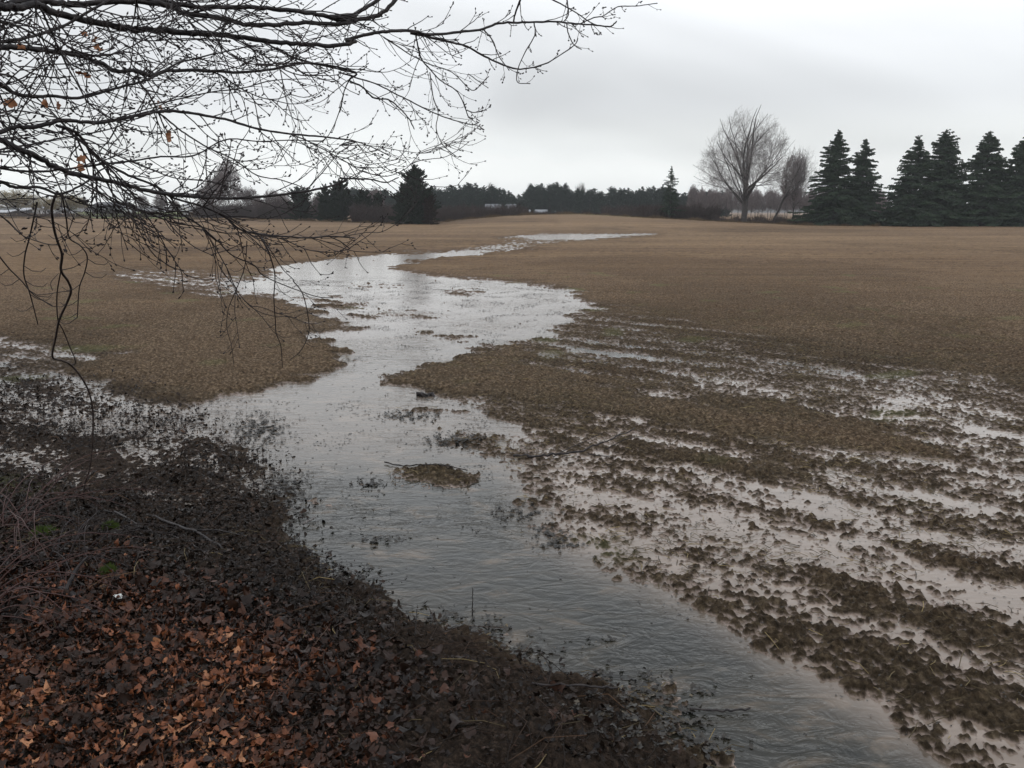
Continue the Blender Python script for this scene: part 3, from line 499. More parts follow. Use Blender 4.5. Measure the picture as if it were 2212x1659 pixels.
def build_maple():
    g0 = float(ground_z(TR[0], TR[1])); root = empty('maple_tree', (TR[0], TR[1], g0))
    tag(root, 'bare maple whose budded branches hang in from the upper left, over the near bank', 'tree')
    off = np.array([TR[0], TR[1], g0])
    tp = [(0, 0, -0.15), (0.02, 0, 0.5), (0.06, .02, 1.6), (0.05, 0.06, 2.8), (0.12, 0.1, 4.2), (0.05, 0.2, 6.0), (0.2, 0.1, 8.2), (0.1, 0.3, 10)]
    P = catmull(tp, 6); rad = np.interp(P[:, 2], [-.15, 0.1, .6, 4, 10], [.42, .32, .24, .17, .04])
    T = Tubes(); T.add(P, rad, 18); trunk = T.build('trunk', M_bark, root)
    # higher limbs above the picture
    T = Tubes(); A, B, ra, rb = [], [], [], []
    for i in range(16):
        z = random.uniform(4, 9.6); a = random.uniform(-pi, pi); L = random.uniform(1.8, 3.6) * (1.2 - z / 14)
        pts = [np.array([0.08, 0.1, z])]
        for k in range(1, 7): pts.append(pts[-1] + np.array([cos(a), sin(a), 0.45]) * L / 6 + np.array([random.uniform(-.12, .12) for _ in range(3)]))
        pts = catmull(pts, 3); T.add(pts, np.linspace(.05, .008, len(pts)), 6)
        for k in range(3, len(pts)):
            for _ in range(3):
                d = np.array([cos(a) + random.uniform(-1, 1), sin(a) + random.uniform(-1, 1), random.uniform(-.2, .9)]) * random.uniform(.2, .5)
                A.append(pts[k]); B.append(pts[k] + d); ra.append(.005); rb.append(.002)
    limb = T.build('upper_limbs', M_bark, root); segs_mesh('twigs', A, B, ra, rb, M_twig, limb)
    tips_all = []
    for bi, (pp, w0, w1, d0, d1, fromtrunk) in enumerate(BR):
        rnd = random.Random(bi * 17 + 3)
        n = len(pp); ln = np.concatenate([[0], np.cumsum([math.hypot(pp[i + 1][0] - pp[i][0], pp[i + 1][1] - pp[i][1]) for i in range(n - 1)])]); u = ln / ln[-1]
        dep = d0 + (d1 - d0) * u + 0.05 * np.sin(u * 7 + bi)
        P3 = [unproj(x, y, d) - off for (x, y), d in zip(pp, dep)]
        wid = (w0 + (w1 - w0) * u ** .8) * 1.14; rr = list(wid * dep / F / 2)
        if fromtrunk:
            s = P3[0]; t0 = np.array([0.06, 0.04, max(0.5, s[2] - 0.25 - 0.2 * w0 / 10)]); tg = P3[1] - P3[0]; tg /= np.linalg.norm(tg); cc = s - tg * 1.0
            ts = [0, .2, .4, .58, .73, .85, .93]; P3 = [t0 * (1 - q) ** 2 + cc * 2 * q * (1 - q) + s * q * q for q in ts] + P3; rr = [rr[0] * (1.5 - .5 * q) for q in ts] + rr
        pts = catmull(P3, 5); rad = np.interp(np.linspace(0, len(rr) - 1, len(pts)), range(len(rr)), rr)
        jit = np.array([[pn(np.array(k * .7), np.array(bi * 3.1 + c), 30 + c) for c in range(3)] for k in range(len(pts))], float).reshape(len(pts), 3)
        pts = pts + jit * rad[:, None] * 0.6; rad = rad * (1 + .15 * np.array([float(pn(np.array(k * 1.3), np.array(bi * 1.7), 40)) for k in range(len(pts))]))
        T = Tubes(); T.add(pts, rad, 8 if w0 > 5 else 6); br = T.build('branch', M_bark if w0 > 4 else M_twig, root)
        # twigs with buds
        TWG = [Tubes()]; seg = np.linalg.norm(np.diff(pts, axis=0), axis=1); acc = 0; nxt = 0.03
        start = 4 * 5 if fromtrunk else 0
        def bud(p, d, s):
            d = d / (np.linalg.norm(d) + 1e-9); TWG[-1].add([p - d * s * .3, p + d * s * .5, p + d * s * 1.1, p + d * s * 1.9], [s * .3, s * .62, s * .5, s * .1], 5)
        def twig(p, d, L, r, lev, side):
            m = max(4, int(L / 0.03)); q = [p]; d = d / np.linalg.norm(d); step = L / m; dd = d.copy(); wob = rnd.uniform(-.25, .25)
            for k in range(m):
                f = k / m
                up = (-0.10 if f < .45 else 0.24) * (0.7 + rnd.random() * .6)
                dd = dd + np.array([0.02 + rnd.gauss(0, .07), rnd.gauss(0, .07), up * .55 + rnd.gauss(0, .06)]); dd += side * 0.04 * wob; dd /= np.linalg.norm(dd)
                q.append(q[-1] + dd * step)
                if lev < 2 and k > 0 and rnd.random() < (0.5 if lev < 0 else 0.34 if lev == 0 else 0.22):
                    sd = np.cross(dd, [rnd.gauss(0, 1), rnd.gauss(0, 1), rnd.gauss(0, 1)]); sd /= np.linalg.norm(sd) + 1e-9
                    twig(q[-1], dd * .8 + sd * .7, L * rnd.uniform(.25, .5), r * .75, lev + 1, sd)
                if rnd.random() < 0.16:
                    sd = np.cross(dd, [rnd.gauss(0, 1), rnd.gauss(0, 1), rnd.gauss(0, 1)]); sd /= np.linalg.norm(sd) + 1e-9
                    bud(q[-1] + sd * r, dd * .7 + sd * .6, 0.0036)
            TWG[-1].add(q, np.linspace(r, r * .6, len(q)), 4 if lev > 0 else 5); bud(q[-1], dd, 0.0052)
            if rnd.random() < .5:
                sd = np.cross(dd, [0, 0, 1]); bud(q[-1], dd + sd * .8, 0.0045); bud(q[-1], dd - sd * .8, 0.0045)
        maxL = 0.36 if w0 > 5 else 0.24
        for k in range(start, len(pts) - 1):
            acc += seg[k]
            while acc > nxt:
                nxt += rnd.uniform(.055, .13) * (1.0 if w0 > 5 else .85)
                tan = pts[k + 1] - pts[k]; tan /= np.linalg.norm(tan) + 1e-9; px_ = proj(*(pts[k] + off))
                sd = np.cross(tan, [rnd.gauss(0, 1), rnd.gauss(0, 1), rnd.gauss(0, 1)]); sd /= np.linalg.norm(sd) + 1e-9
                fade = 1.0 - 0.45 * (k / len(pts)); L = maxL * rnd.uniform(.3, 1.25) * fade
                if px_[0] > 1000: L *= .5
                if w0 > 2.4 and px_[0] < 780 and rnd.random() < (.19 if pp[0][1] < 300 else .04): TWG.append(Tubes()); twig(pts[k], tan * 1.1 + sd * .45 + np.array([0, 0, -0.1]), rnd.uniform(.3, .65), min(.0034, rad[k] * .7), -1, sd)
                TWG.append(Tubes())
                twig(pts[k], tan * .9 + sd * rnd.uniform(.35, .9) + np.array([0, 0, -0.12]), L, max(0.0013, min(0.0025, rad[k] * .55)), 0, sd)
        bud(pts[-1], pts[-1] - pts[-2], 0.005)
        TWG = [t_ for t_ in TWG if t_.n]
        if len(TWG) <= 8:
            for t_ in TWG: t_.build('twig', M_twig, br)
        else:
            T = Tubes()
            for t_ in TWG:
                T.V += t_.V; T.Q += [q_ + T.n for q_ in t_.Q]; T.T += [q_ + T.n for q_ in t_.T]; T.n += t_.n
            tag(T.build('twigs', M_twig, br), kind='stuff')
    # a few dead leaves still hanging
    for (x, y, d) in ((204, 84, 3.1), (181, 72, 3.0), (211, 104, 3.1), (42, 100, 2.7), (99, 222, 2.8), (122, 230, 2.8), (22, 224, 2.7), (343, 222, 3.3), (350, 236, 3.3), (362, 288, 3.3), (366, 300, 3.3), (177, 342, 2.9), (174, 362, 2.9), (170, 158, 2.9), (182, 163, 2.9)):
        c = unproj(x, y, d) - off; s = random.uniform(.014, .022)
        V, Fq = leaf_shape(s * 1.3); a = random.uniform(0, 6.28); tl = random.uniform(.9, 1.7)
        Rz = np.array([[cos(a), -sin(a), 0], [sin(a), cos(a), 0], [0, 0, 1]]); Rx = np.array([[1, 0, 0], [0, cos(tl), -sin(tl)], [0, sin(tl), cos(tl)]])
        V = V @ Rx.T @ Rz.T + c
        T = Tubes(); T.V.append(V); T.n = len(V)
        stalk = len(V); V = np.vstack([V, c, c + [0.0012, 0, 0], c + [0, 0, .03]])
        o = mesh_obj('dead_leaf', V, [Fq, np.array([[stalk, stalk + 1, stalk + 2]])], M_leaf, root, attrs={'tone': np.full(len(V), random.uniform(.86, 1.0))})
def leaf_shape(s, lobes=True):
    """a curled lobed leaf about 2s long, fan of triangles round a midpoint"""
    ang = np.linspace(0, 2 * pi, 15)[:-1]
    rad = (0.82 + 0.12 * np.cos(ang * 5 + .3)) if lobes else (0.55 + 0.35 * np.abs(np.cos(ang)))
    rad = rad * RNG.uniform(.5, 1.15, len(ang)); cz = RNG.uniform(-.7, 1.1); tw = RNG.uniform(-.9, .9); rad2 = RNG.uniform(.55, 1)
    x = rad * np.cos(ang) * s; y = rad * np.sin(ang) * s * .9 * rad2; z = (cz * (x * x) + tw * x * y + RNG.uniform(-.3, .6) * y * y) / s + RNG.uniform(-.1, .1, len(ang)) * s
    V = np.vstack([[0, 0, 0], np.stack([x, y, z], 1)]); n = len(ang)
    return V, np.stack([np.zeros(n, int), 1 + np.arange(n), 1 + (np.arange(n) + 1) % n], 1)
build_maple()

# ------------------------------------------------------------------ scattered litter
def scatter(name, pts, size, tone, mat, label, cat, flat=0.35, lobes=True, lift=0.01, nproto=24, zs=1.0):
    protos = [leaf_shape(1.0, lobes) for _ in range(nproto)]; VV, FF, TT = [], [], []; n0 = 0
    pts = np.asarray(pts); which = RNG.integers(0, nproto, len(pts)); Z = ground_z(pts[:, 0], pts[:, 1])
    for k in range(nproto):
        m = np.where(which == k)[0]
        if not len(m): continue
        V, Fq = protos[k]; V = V * [1, 1, zs]; a = RNG.uniform(0, 2 * pi, len(m)); tx = RNG.normal(0, flat, len(m)); ty = RNG.normal(0, flat, len(m)); s = size[m]
        L = V[None] * s[:, None, None]
        x, y, z = L[..., 0], L[..., 1], L[..., 2]
        y, z = y * np.cos(tx)[:, None] - z * np.sin(tx)[:, None], y * np.sin(tx)[:, None] + z * np.cos(tx)[:, None]
        x, z = x * np.cos(ty)[:, None] + z * np.sin(ty)[:, None], -x * np.sin(ty)[:, None] + z * np.cos(ty)[:, None]
        x, y = x * np.cos(a)[:, None] - y * np.sin(a)[:, None], x * np.sin(a)[:, None] + y * np.cos(a)[:, None]
        zz = np.maximum(Z[m], 0.0) + RNG.uniform(0.0, 1.0, len(m)) * lift + s * .12
        W_ = np.stack([x + pts[m, 0][:, None], y + pts[m, 1][:, None], z + zz[:, None]], -1).reshape(-1, 3)
        o = (np.arange(len(m)) * len(V))[:, None, None]
        VV.append(W_); FF.append((Fq[None] + o + n0).reshape(-1, 3)); TT.append(np.repeat(tone[m], len(V))); n0 += len(W_)
    ob = mesh_obj(name, np.concatenate(VV), np.concatenate(FF), mat, attrs={'tone': np.concatenate(TT)})
    tag(ob, label, cat, kind='stuff'); return ob
def sample(n, x0, x1, y0, y1, test):
    """random ground points; test(px, py, X, Y) -> keep probability"""
    out = []
    tot = 0
    while tot < n:
        X = RNG.uniform(x0, x1, 40000); Y = RNG.uniform(y0, y1, 40000); px, py = proj(X, Y)
        k = RNG.random(40000) < test(px, py, X, Y); P = np.stack([X[k], Y[k]], 1); out.append(P); tot += len(P)
        if len(P) == 0: break
    return np.concatenate(out)[:n]
def near_leaf(px, py, X, Y):
    b = np.interp(px, [-400, 300, 600, 900, 1300, 1600], [1230, 1290, 1370, 1470, 1600, 1720])
    return np.where(px < 1300, ss(-90, 120, py - b), 0) * (px > -500) * (0.06 + 0.94 * ss(1050, 560, px + 120 * pn(X * 2, Y * 2, 59)))
P = sample(34000, -4.6, 1.2, 1.6, 5.2, near_leaf); px, py = proj(P[:, 0], P[:, 1])
tone = np.clip(RNG.beta(1.7, 2.3, len(P)) * .95 + .12 * pn(P[:, 0] * 3.5, P[:, 1] * 3.5, 54) + 0.22 * ss(1330, 1600, py) * ss(1000, 500, px) - .22 * ss(450, 900, px) + .12 * pn(P[:, 0] * 1.6, P[:, 1] * 1.6, 50), 0, 1)
scatter('leaf_litter', P, RNG.gamma(4, .0045, len(P)).clip(.007, .05), tone, M_leaf, 'wet orange and brown fallen leaves carpeting the near left bank', 'leaf litter', 0.5, True, 0.03)
def dark_leaf(px, py, X, Y):
    l = lookup(LF, px, py); return np.where((px > -600) & (px < 1800), l * np.interp(py, [760, 980, 1060, 1150], [.16, .28, .55, 1]) * np.clip(.7 + .9 * pn(X * 1.1, Y * 1.1, 57), .1, 1) * (1 - .8 * ss(640, 950, px) * ss(1340, 1420, py)), 0)
P = sample(56000, -13, 1.6, 1.8, 13.5, dark_leaf); px, py = proj(P[:, 0], P[:, 1])
tone = np.clip(RNG.beta(2, 3.2, len(P)) + .15 * pn(P[:, 0] * 1.2, P[:, 1] * 1.2, 51), 0, 1); d = np.hypot(P[:, 0], P[:, 1])
scatter('sodden_leaves', P, RNG.gamma(5, .0028, len(P)).clip(.006, .03) * (1 + d * .03), tone, M_dleaf, 'dark sodden leaves matted along the left bank of the stream', 'leaves', 0.5, False, 0.02)
# small dark rubbish drifting and standing in the water
def drift(px, py, X, Y):
    r = lookup(R, px, py); return np.where((r < -1.5) & (px > 400) & (px < 2200), (0.08 + 0.8 * (pn(X * 1.6, Y * 1.6, 52) > .3)) * ss(2, 9, Y), 0)
P = sample(9000, -7, 6.5, 2.6, 26, drift); d = np.hypot(P[:, 0], P[:, 1])
scatter('drifting_debris', P, RNG.uniform(.003, .015, len(P)) * (1 + d * .04), RNG.beta(1.6, 3, len(P)), M_debris, 'small dark bits of leaf and stalk caught in the flowing water', 'debris', 0.12, False, 0.004, zs=.35)
P = sample(22000, -9, 12, 3, 26, lambda px, py, X, Y: ss(26, 8, Y) * np.where((lookup(LF, px, py) < .4) & (px > -300) & (px < 2500), np.where(np.abs(lookup(R, px, py)) < 5, .8, 0.02), 0)); d = np.hypot(P[:, 0], P[:, 1])
scatter('crop_residue', P, RNG.uniform(.003, .010, len(P)) * (1 + d * .02), RNG.beta(2, 2.4, len(P)), M_debris, 'small dark crumbs of crop residue strewn over the muddy ground', 'crop residue', 0.25, False, 0.006, zs=.5)
def clumps(px, py, X, Y):
    d = np.zeros(len(X))
    for cx, cy, rx, ry in ((1300, 1470, 60, 22), (1390, 1500, 55, 40), (1450, 1560, 60, 45), (1520, 1490, 20, 12), (960, 1345, 70, 22), (1040, 1360, 50, 22), (740, 1245, 60, 20), (1330, 1580, 90, 40), (1480, 1610, 90, 40), (1120, 1415, 60, 22), (620, 1060, 40, 30), (560, 930, 50, 30), (1210, 1175, 45, 12), (790, 1045, 30, 10), (1120, 1110, 50, 14), (1180, 1150, 40, 12), (1280, 1385, 40, 8), (1150, 1370, 18, 6), (820, 1170, 45, 8), (980, 955, 60, 14), (880, 900, 50, 10), (1515, 1485, 16, 10)):
        d = np.maximum(d, .9 * np.exp(-(((px - cx) / rx) ** 2 + ((py - cy) / ry) ** 2) * 1.3))
    return d * (pn(X * 14, Y * 14, 58) > .05)
P = sample(5200, -5, 3.5, 2.2, 14, clumps); scatter('stranded_debris', P, RNG.uniform(.006, .022, len(P)), RNG.beta(1.6, 3, len(P)), M_debris, 'clumps of dark rotted leaves stranded in the shallows of the stream', 'debris', 0.2, True, 0.012, zs=.5)
# straw: thin bent slivers
def straw(n, area, test, name, label, smin=.03, smax=.12, mat=None, cat='straw', lo=1.6, hi=1.8):
    P = sample(n, *area, test); a = RNG.uniform(0, 2 * pi, len(P)); L = RNG.uniform(smin, smax, len(P)); Z = np.maximum(ground_z(P[:, 0], P[:, 1]), 0) + .006
    w = .0020; dx, dy = np.cos(a), np.sin(a); tilt = RNG.normal(0, .25, len(P)); b = RNG.normal(0, .12, len(P)); V = []
    for t, zz in ((-.5, 0), (0, .08), (.5, 0)):
        cx = P[:, 0] + dx * L * t - dy * b * L * (.25 - t * t) * 4; cy = P[:, 1] + dy * L * t + dx * b * L * (.25 - t * t) * 4; cz = Z + L * (tilt * (t + .5) * .6 + zz)
        for s, h in ((-1, 0), (1, 0), (0, .0022)): V.append(np.stack([cx - dy * w * s, cy + dx * w * s, cz + h], 1))
    V = np.stack(V, 1).reshape(-1, 3); o = (np.arange(len(P)) * 9)[:, None]
    q = np.concatenate([o + np.array([[i, (i + 1) if i % 3 < 2 else i - 2, ((i + 1) if i % 3 < 2 else i - 2) + 3, i + 3]]) for i in range(6)])
    ob = mesh_obj(name, V, q, mat or M_straw, attrs={'tone': np.repeat(RNG.beta(lo, hi, len(P)), 9)}); tag(ob, label, cat, kind='stuff')
straw(15000, (-3, 9, 2.6, 18), lambda px, py, X, Y: np.where((lookup(R, px, py) > -.6) & (lookup(LF, px, py) < .5) & (px < 2500), .2 + ss(.0, .3, pn(X * .9, Y * .9, 53)), 0), 'straw_residue', 'pale bits of straw strewn over the wet clods right of the stream')
straw(300, (-5, 1.5, 1.8, 6), lambda px, py, X, Y: np.where((lookup(LF, px, py) > .4) & (py > 1150) & (px > -300), .6, 0), 'dead_grass_stalks', 'dry yellow grass stalks lying among the leaves of the near bank', .05, .2)

straw(1500, (-9, 1.5, 1.8, 9), lambda px, py, X, Y: np.where((lookup(LF, px, py) > .5) & (py > 900) & (px > -300) & (px < 1500), .6, 0), 'twig_litter', 'dark broken twigs scattered over the leafy left bank', .06, .38, M_dleaf, 'twigs', 2, 1.6)
# ------------------------------------------------------------------ sticks, vine, brambles
def gp(px, py, lift=0.02):
    x, y = px_ground(px, py); return np.array([x, y, max(float(ground_z(x, y)), 0) + lift])
def stick(name, pts, r0, r1, label, cat='stick', mat=M_bark, subs=(), lifts=None):
    P = [gp(x, y, (lifts[i] if lifts else .015)) for i, (x, y) in enumerate(pts)]
    root = empty(name, tuple(P[0])); tag(root, label, cat); off = P[0]; T = Tubes(); c = catmull([p - off for p in P], 6); c = c + np.clip(RNG.normal(0, r0 * .55, c.shape), -r0, r0); T.add(c, np.linspace(r0, r1, len(c)) * RNG.uniform(.8, 1.2, len(c)), 7); T.build('stem', mat, root)
    for s in subs:
        Q = [gp(x, y, l) - off for x, y, l in s]; T = Tubes(); c = catmull(Q, 5); T.add(c, np.linspace(r1 * 1.1, r1 * .5, len(c)), 5); T.build('side_twig', mat, root)
stick('fallen_branch', [(1112, 990), (1150, 996), (1200, 996), (1250, 992), (1310, 978), (1370, 960)], .012, .004, 'long curved bare branch lying across the muddy ground right of the stream', 'branch', M_bark,
      subs=([(1195, 996, .03), (1225, 985, .06), (1262, 976, .09), (1300, 968, .12)], [(1310, 978, .03), (1350, 972, .08), (1400, 965, .1)], [(1270, 988, .03), (1300, 990, .02), (1330, 992, .02)]), lifts=[.02, .04, .05, .07, .1, .12])
stick('thin_stick', [(830, 1002), (870, 1010), (930, 1016), (1010, 1018)], .006, .004, 'thin stick lying across the small mud island in the stream')
stick('dead_limb', [(95, 1310), (150, 1345), (215, 1395), (240, 1420)], .018, .011, 'thick dark stick lying aslant on the leaves at the lower left', subs=([(150, 1345, .03), (175, 1325, .1), (200, 1318, .14)],))
stick('leaning_stick', [(320, 1130), (420, 1180), (500, 1225), (560, 1255), (600, 1258)], .009, .006, 'slender stick reaching across the dark leaves to the water edge', subs=([(420, 1180, .02), (470, 1180, .05), (520, 1200, .06)],))
stick('dark_stick', [(250, 1130), (330, 1175), (400, 1205), (450, 1240)], .007, .004, 'thin dark stick half buried in leaves on the left bank, just behind the slender one')
stick('upright_stalk', [(1020, 1330), (1021, 1332), (1022, 1334)], .003, .002, 'thin upright stalk standing in the stream near its left bank', 'stalk', lifts=[0, .08, .16])
stick('curved_stick', [(610, 1440), (640, 1480), (650, 1530), (645, 1570)], .008, .005, 'short curved stick among orange leaves at the bottom of the bank')
stick('grey_stick', [(1150, 1538), (1260, 1530), (1330, 1528)], .005, .004, 'straight thin stick on bare mud beside the stream, bottom centre')
stick('wet_stick', [(1490, 1540), (1560, 1542), (1620, 1538)], .005, .004, 'thin wet stick lying across the edge of the stream at the bottom')
stick('pale_stick', [(655, 1138), (668, 1130), (682, 1122)], .008, .004, 'short pale broken stick floating at the left edge of the stream', mat=M_palebark)
stick('floating_log', [(900, 855), (915, 857), (935, 856)], .03, .022, 'short black log floating beside the dry tongue of ground', 'log')
# white scrap on the leaves
def scrap():
    c = gp(262, 1361, .035); me_v, f = leaf_shape(.034); me_v[:, 1] *= .8
    o = mesh_obj('paper_scrap', np.vstack([me_v, me_v - [0, 0, .002]]), np.vstack([f, f[:, ::-1] + len(me_v)]), simple('white_paper', [(.55, .57, .55), (.72, .74, .72)], 20, .6)); o.location = c
    o.rotation_euler = (.5, .2, .4); tag(o, 'small crumpled white scrap lying on the brown leaves', 'scrap')
scrap()
M_vine = simple('vine_bark', [(.030, .022, .020), (.075, .055, .048)], 25, .7, .2)
def vine():
    a = zg([(372, -238), (350, -190), (335, -120), (350, 0), (372, 80), (402, 170), (395, 270), (440, 340), (460, 405), (430, 490), (385, 590), (362, 700), (340, 830), (400, 855), (460, 885), (530, 970), (580, 1070), (602, 1200), (600, 1380), (582, 1550), (550, 1660), (540, 1760)])
    b = zg([(395, 270), (372, 400), (368, 500), (378, 600), (410, 660), (450, 760), (490, 860), (470, 885)])
    n = len(a); base = gp(*a[-1], -.03); dd = (base - np.array([0, 0, H])); de = dd[1] * cos(PITCH) - dd[2] * sin(PITCH)
    dep = np.linspace(3.0, de, n); root = empty('hanging_vine', tuple(base)); tag(root, 'thin dark twisted vine hanging from the branches down to the left bank', 'vine')
    P = [unproj(x, y, d) - base for (x, y), d in zip(a, dep)]; P[-1] = np.zeros(3); c = catmull(P, 6); T = Tubes(); T.add(c, np.interp(np.linspace(0, 1, len(c)), [0, .3, 1], [.0046, .0060, .0056]), 6); T.build('stem', M_vine, root)
    db = np.linspace(dep[6], dep[14], len(b)); P = [unproj(x, y, d) - base for (x, y), d in zip(b, db)]; c = catmull(P, 6); T = Tubes(); T.add(c, .0032, 5); T.build('side_strand', M_vine, root)
    for pts, d0, d1, r in ((zg([(460, 405), (400, 410), (300, 425), (230, 430)]), dep[8], dep[8], .0022), (zg([(395, 270), (480, 250), (560, 200)]), dep[5], dep[5] + .1, .002), (zg([(340, 400), (330, 350), (380, 290)]), dep[5], dep[5], .002)):
        P = [unproj(x, y, d) - base for (x, y), d in zip(pts, np.linspace(d0, d1, len(pts)))]; c = catmull(P, 5); T = Tubes(); T.add(c, np.linspace(r, r * .6, len(c)), 4); T.build('tendril', M_twig, root)
vine()
def strand(name, pts, d0, d1, w0, label):
    P = [unproj(x, y, d) for (x, y), d in zip(pts, np.linspace(d0, d1, len(pts)))]; root = empty(name, tuple(P[0])); tag(root, label, 'twig')
    c = catmull([p - P[0] for p in P], 6); T = Tubes(); T.add(c, np.linspace(w0, w0 * .6, len(c)), 5); T.build('stem', M_twig, root)
    for k in range(6, len(c) - 2, 5):
        T = Tubes(); s = random.choice((-1, 1)); q = c[k]; T.add([q, q + [s * .03, 0, -.02], q + [s * .06, .01, -.025], q + [s * .08, .01, -.01]], [.0016, .0014, .0012, .001], 4); T.build('side_twig', M_twig, root)
strand('drooping_twig', zg([(240, -170), (215, -50), (190, 60), (160, 180), (155, 300), (190, 410), (215, 500), (245, 620)]), 3.2, 3.6, .0035, 'thin drooping twig left of the twisted vine, in front of the field')
strand('drooping_twig', zg([(400, -230), (415, -150), (430, -60), (450, 60), (520, 110), (565, 180), (550, 280), (515, 380), (505, 500), (500, 575), (480, 578)]), 3.2, 3.6, .0032, 'thin curved twig dangling just right of the twisted vine')
strand('drooping_twig', zg([(1690, 40), (1740, 150), (1775, 260), (1782, 330), (1775, 450), (1785, 600), (1790, 680), (1820, 760), (1830, 900)]), 4.1, 4.8, .0036, 'thin straight twig dangling before the middle of the left field')
strand('drooping_twig', zg([(1900, 340), (1960, 420), (1995, 560), (2000, 680), (1950, 790), (1880, 850)]), 4.6, 4.9, .0032, 'thin hooked twig dangling by the bright pool, rightmost of them')
strand('drooping_twig', zg([(1600, 80), (1585, 250), (1520, 420), (1480, 520), (1470, 640), (1500, 760), (1515, 880)]), 4.6, 4.9, .0028, 'faint thin twig dangling over the brown ground left of the straight one')
strand('drooping_twig', zg([(-20, 160), (60, 260), (140, 340), (220, 430), (340, 500)]), 3.0, 3.2, .0028, 'thin twig slanting down from the left edge behind the vine')

def bramble(px, py, n, hgt, spread, mat, label, seed, group=None):
    rnd = random.Random(seed); base = gp(px, py, -.02); root = empty('bramble_bush', tuple(base)); tag(root, label, 'bush', group)
    for i in range(n):
        T = Tubes()
        a = rnd.uniform(0, 2 * pi); d = np.array([cos(a) * spread, sin(a) * spread * .7, 1.0]); d /= np.linalg.norm(d); p = np.array([rnd.uniform(-.12, .12), rnd.uniform(-.12, .12), 0]); q = [p]; L = hgt * rnd.uniform(.6, 1.3); m = 9
        for k in range(m):
            d = d + np.array([cos(a) * .10, sin(a) * .10, -.16]) + np.array([rnd.gauss(0, .07) for _ in range(3)]); d /= np.linalg.norm(d); q.append(q[-1] + d * L / m)
            if k > 1 and rnd.random() < .7:
                s = np.array([rnd.gauss(0, 1), rnd.gauss(0, 1), rnd.gauss(0, .6)]); s /= np.linalg.norm(s); w = q[-1]; l = rnd.uniform(.08, .22)
                T.add([w, w + (d * .5 + s * .6) * l * .5, w + (d * .5 + s * .7) * l + [0, 0, -.02]], [.0016, .0013, .001], 4)
        q = np.array(q); q[:, 2] = np.maximum(q[:, 2], .0); T.add(q, np.linspace(.0035, .0013, len(q)), 5); T.build('cane', mat, root)
bramble(20, 1180, 26, 0.75, .7, M_redtwig, 'red stemmed bramble at the left edge, farthest of the three', 1)
bramble(-40, 1380, 30, 0.8, .8, M_redtwig, 'low tangle of reddish brown canes at the left edge below the red bramble', 2)
bramble(150, 1260, 22, 0.55, .9, M_twig, 'dark thin stemmed bramble over mossy leaves, right of the red ones', 3)
# moss cushions
def moss(px, py, s, label, seed):
    c = gp(px, py, 0); rg = np.random.default_rng(seed); n = 900; a = rg.uniform(0, 2 * pi, n); r = np.sqrt(rg.random(n)) * s; X = r * np.cos(a); Y = r * np.sin(a) * .8
    h = .035 * (1 - (r / s) ** 2); d = rg.normal(0, .008, (n, 3)); A = np.stack([X, Y, h], 1); V = np.stack([A + [-.0025, 0, -.015], A + [.0025, 0, -.015], A + d + [0, 0, .016]], 1).reshape(-1, 3)
    o = mesh_obj('moss_clump', V, np.arange(3 * n).reshape(-1, 3), M_moss); o.location = c; tag(o, label, 'moss')
M_moss = simple('moss', [(.035, .06, .012), (.09, .13, .025)], 25, .8)
moss(100, 1192, .09, 'green moss clump on the dark bank behind the bramble', 1); moss(242, 1172, .05, 'small green moss clump among leaves beside the slanting sticks', 2); moss(240, 1296, .045, 'olive moss clump nearest the dead limb', 3)

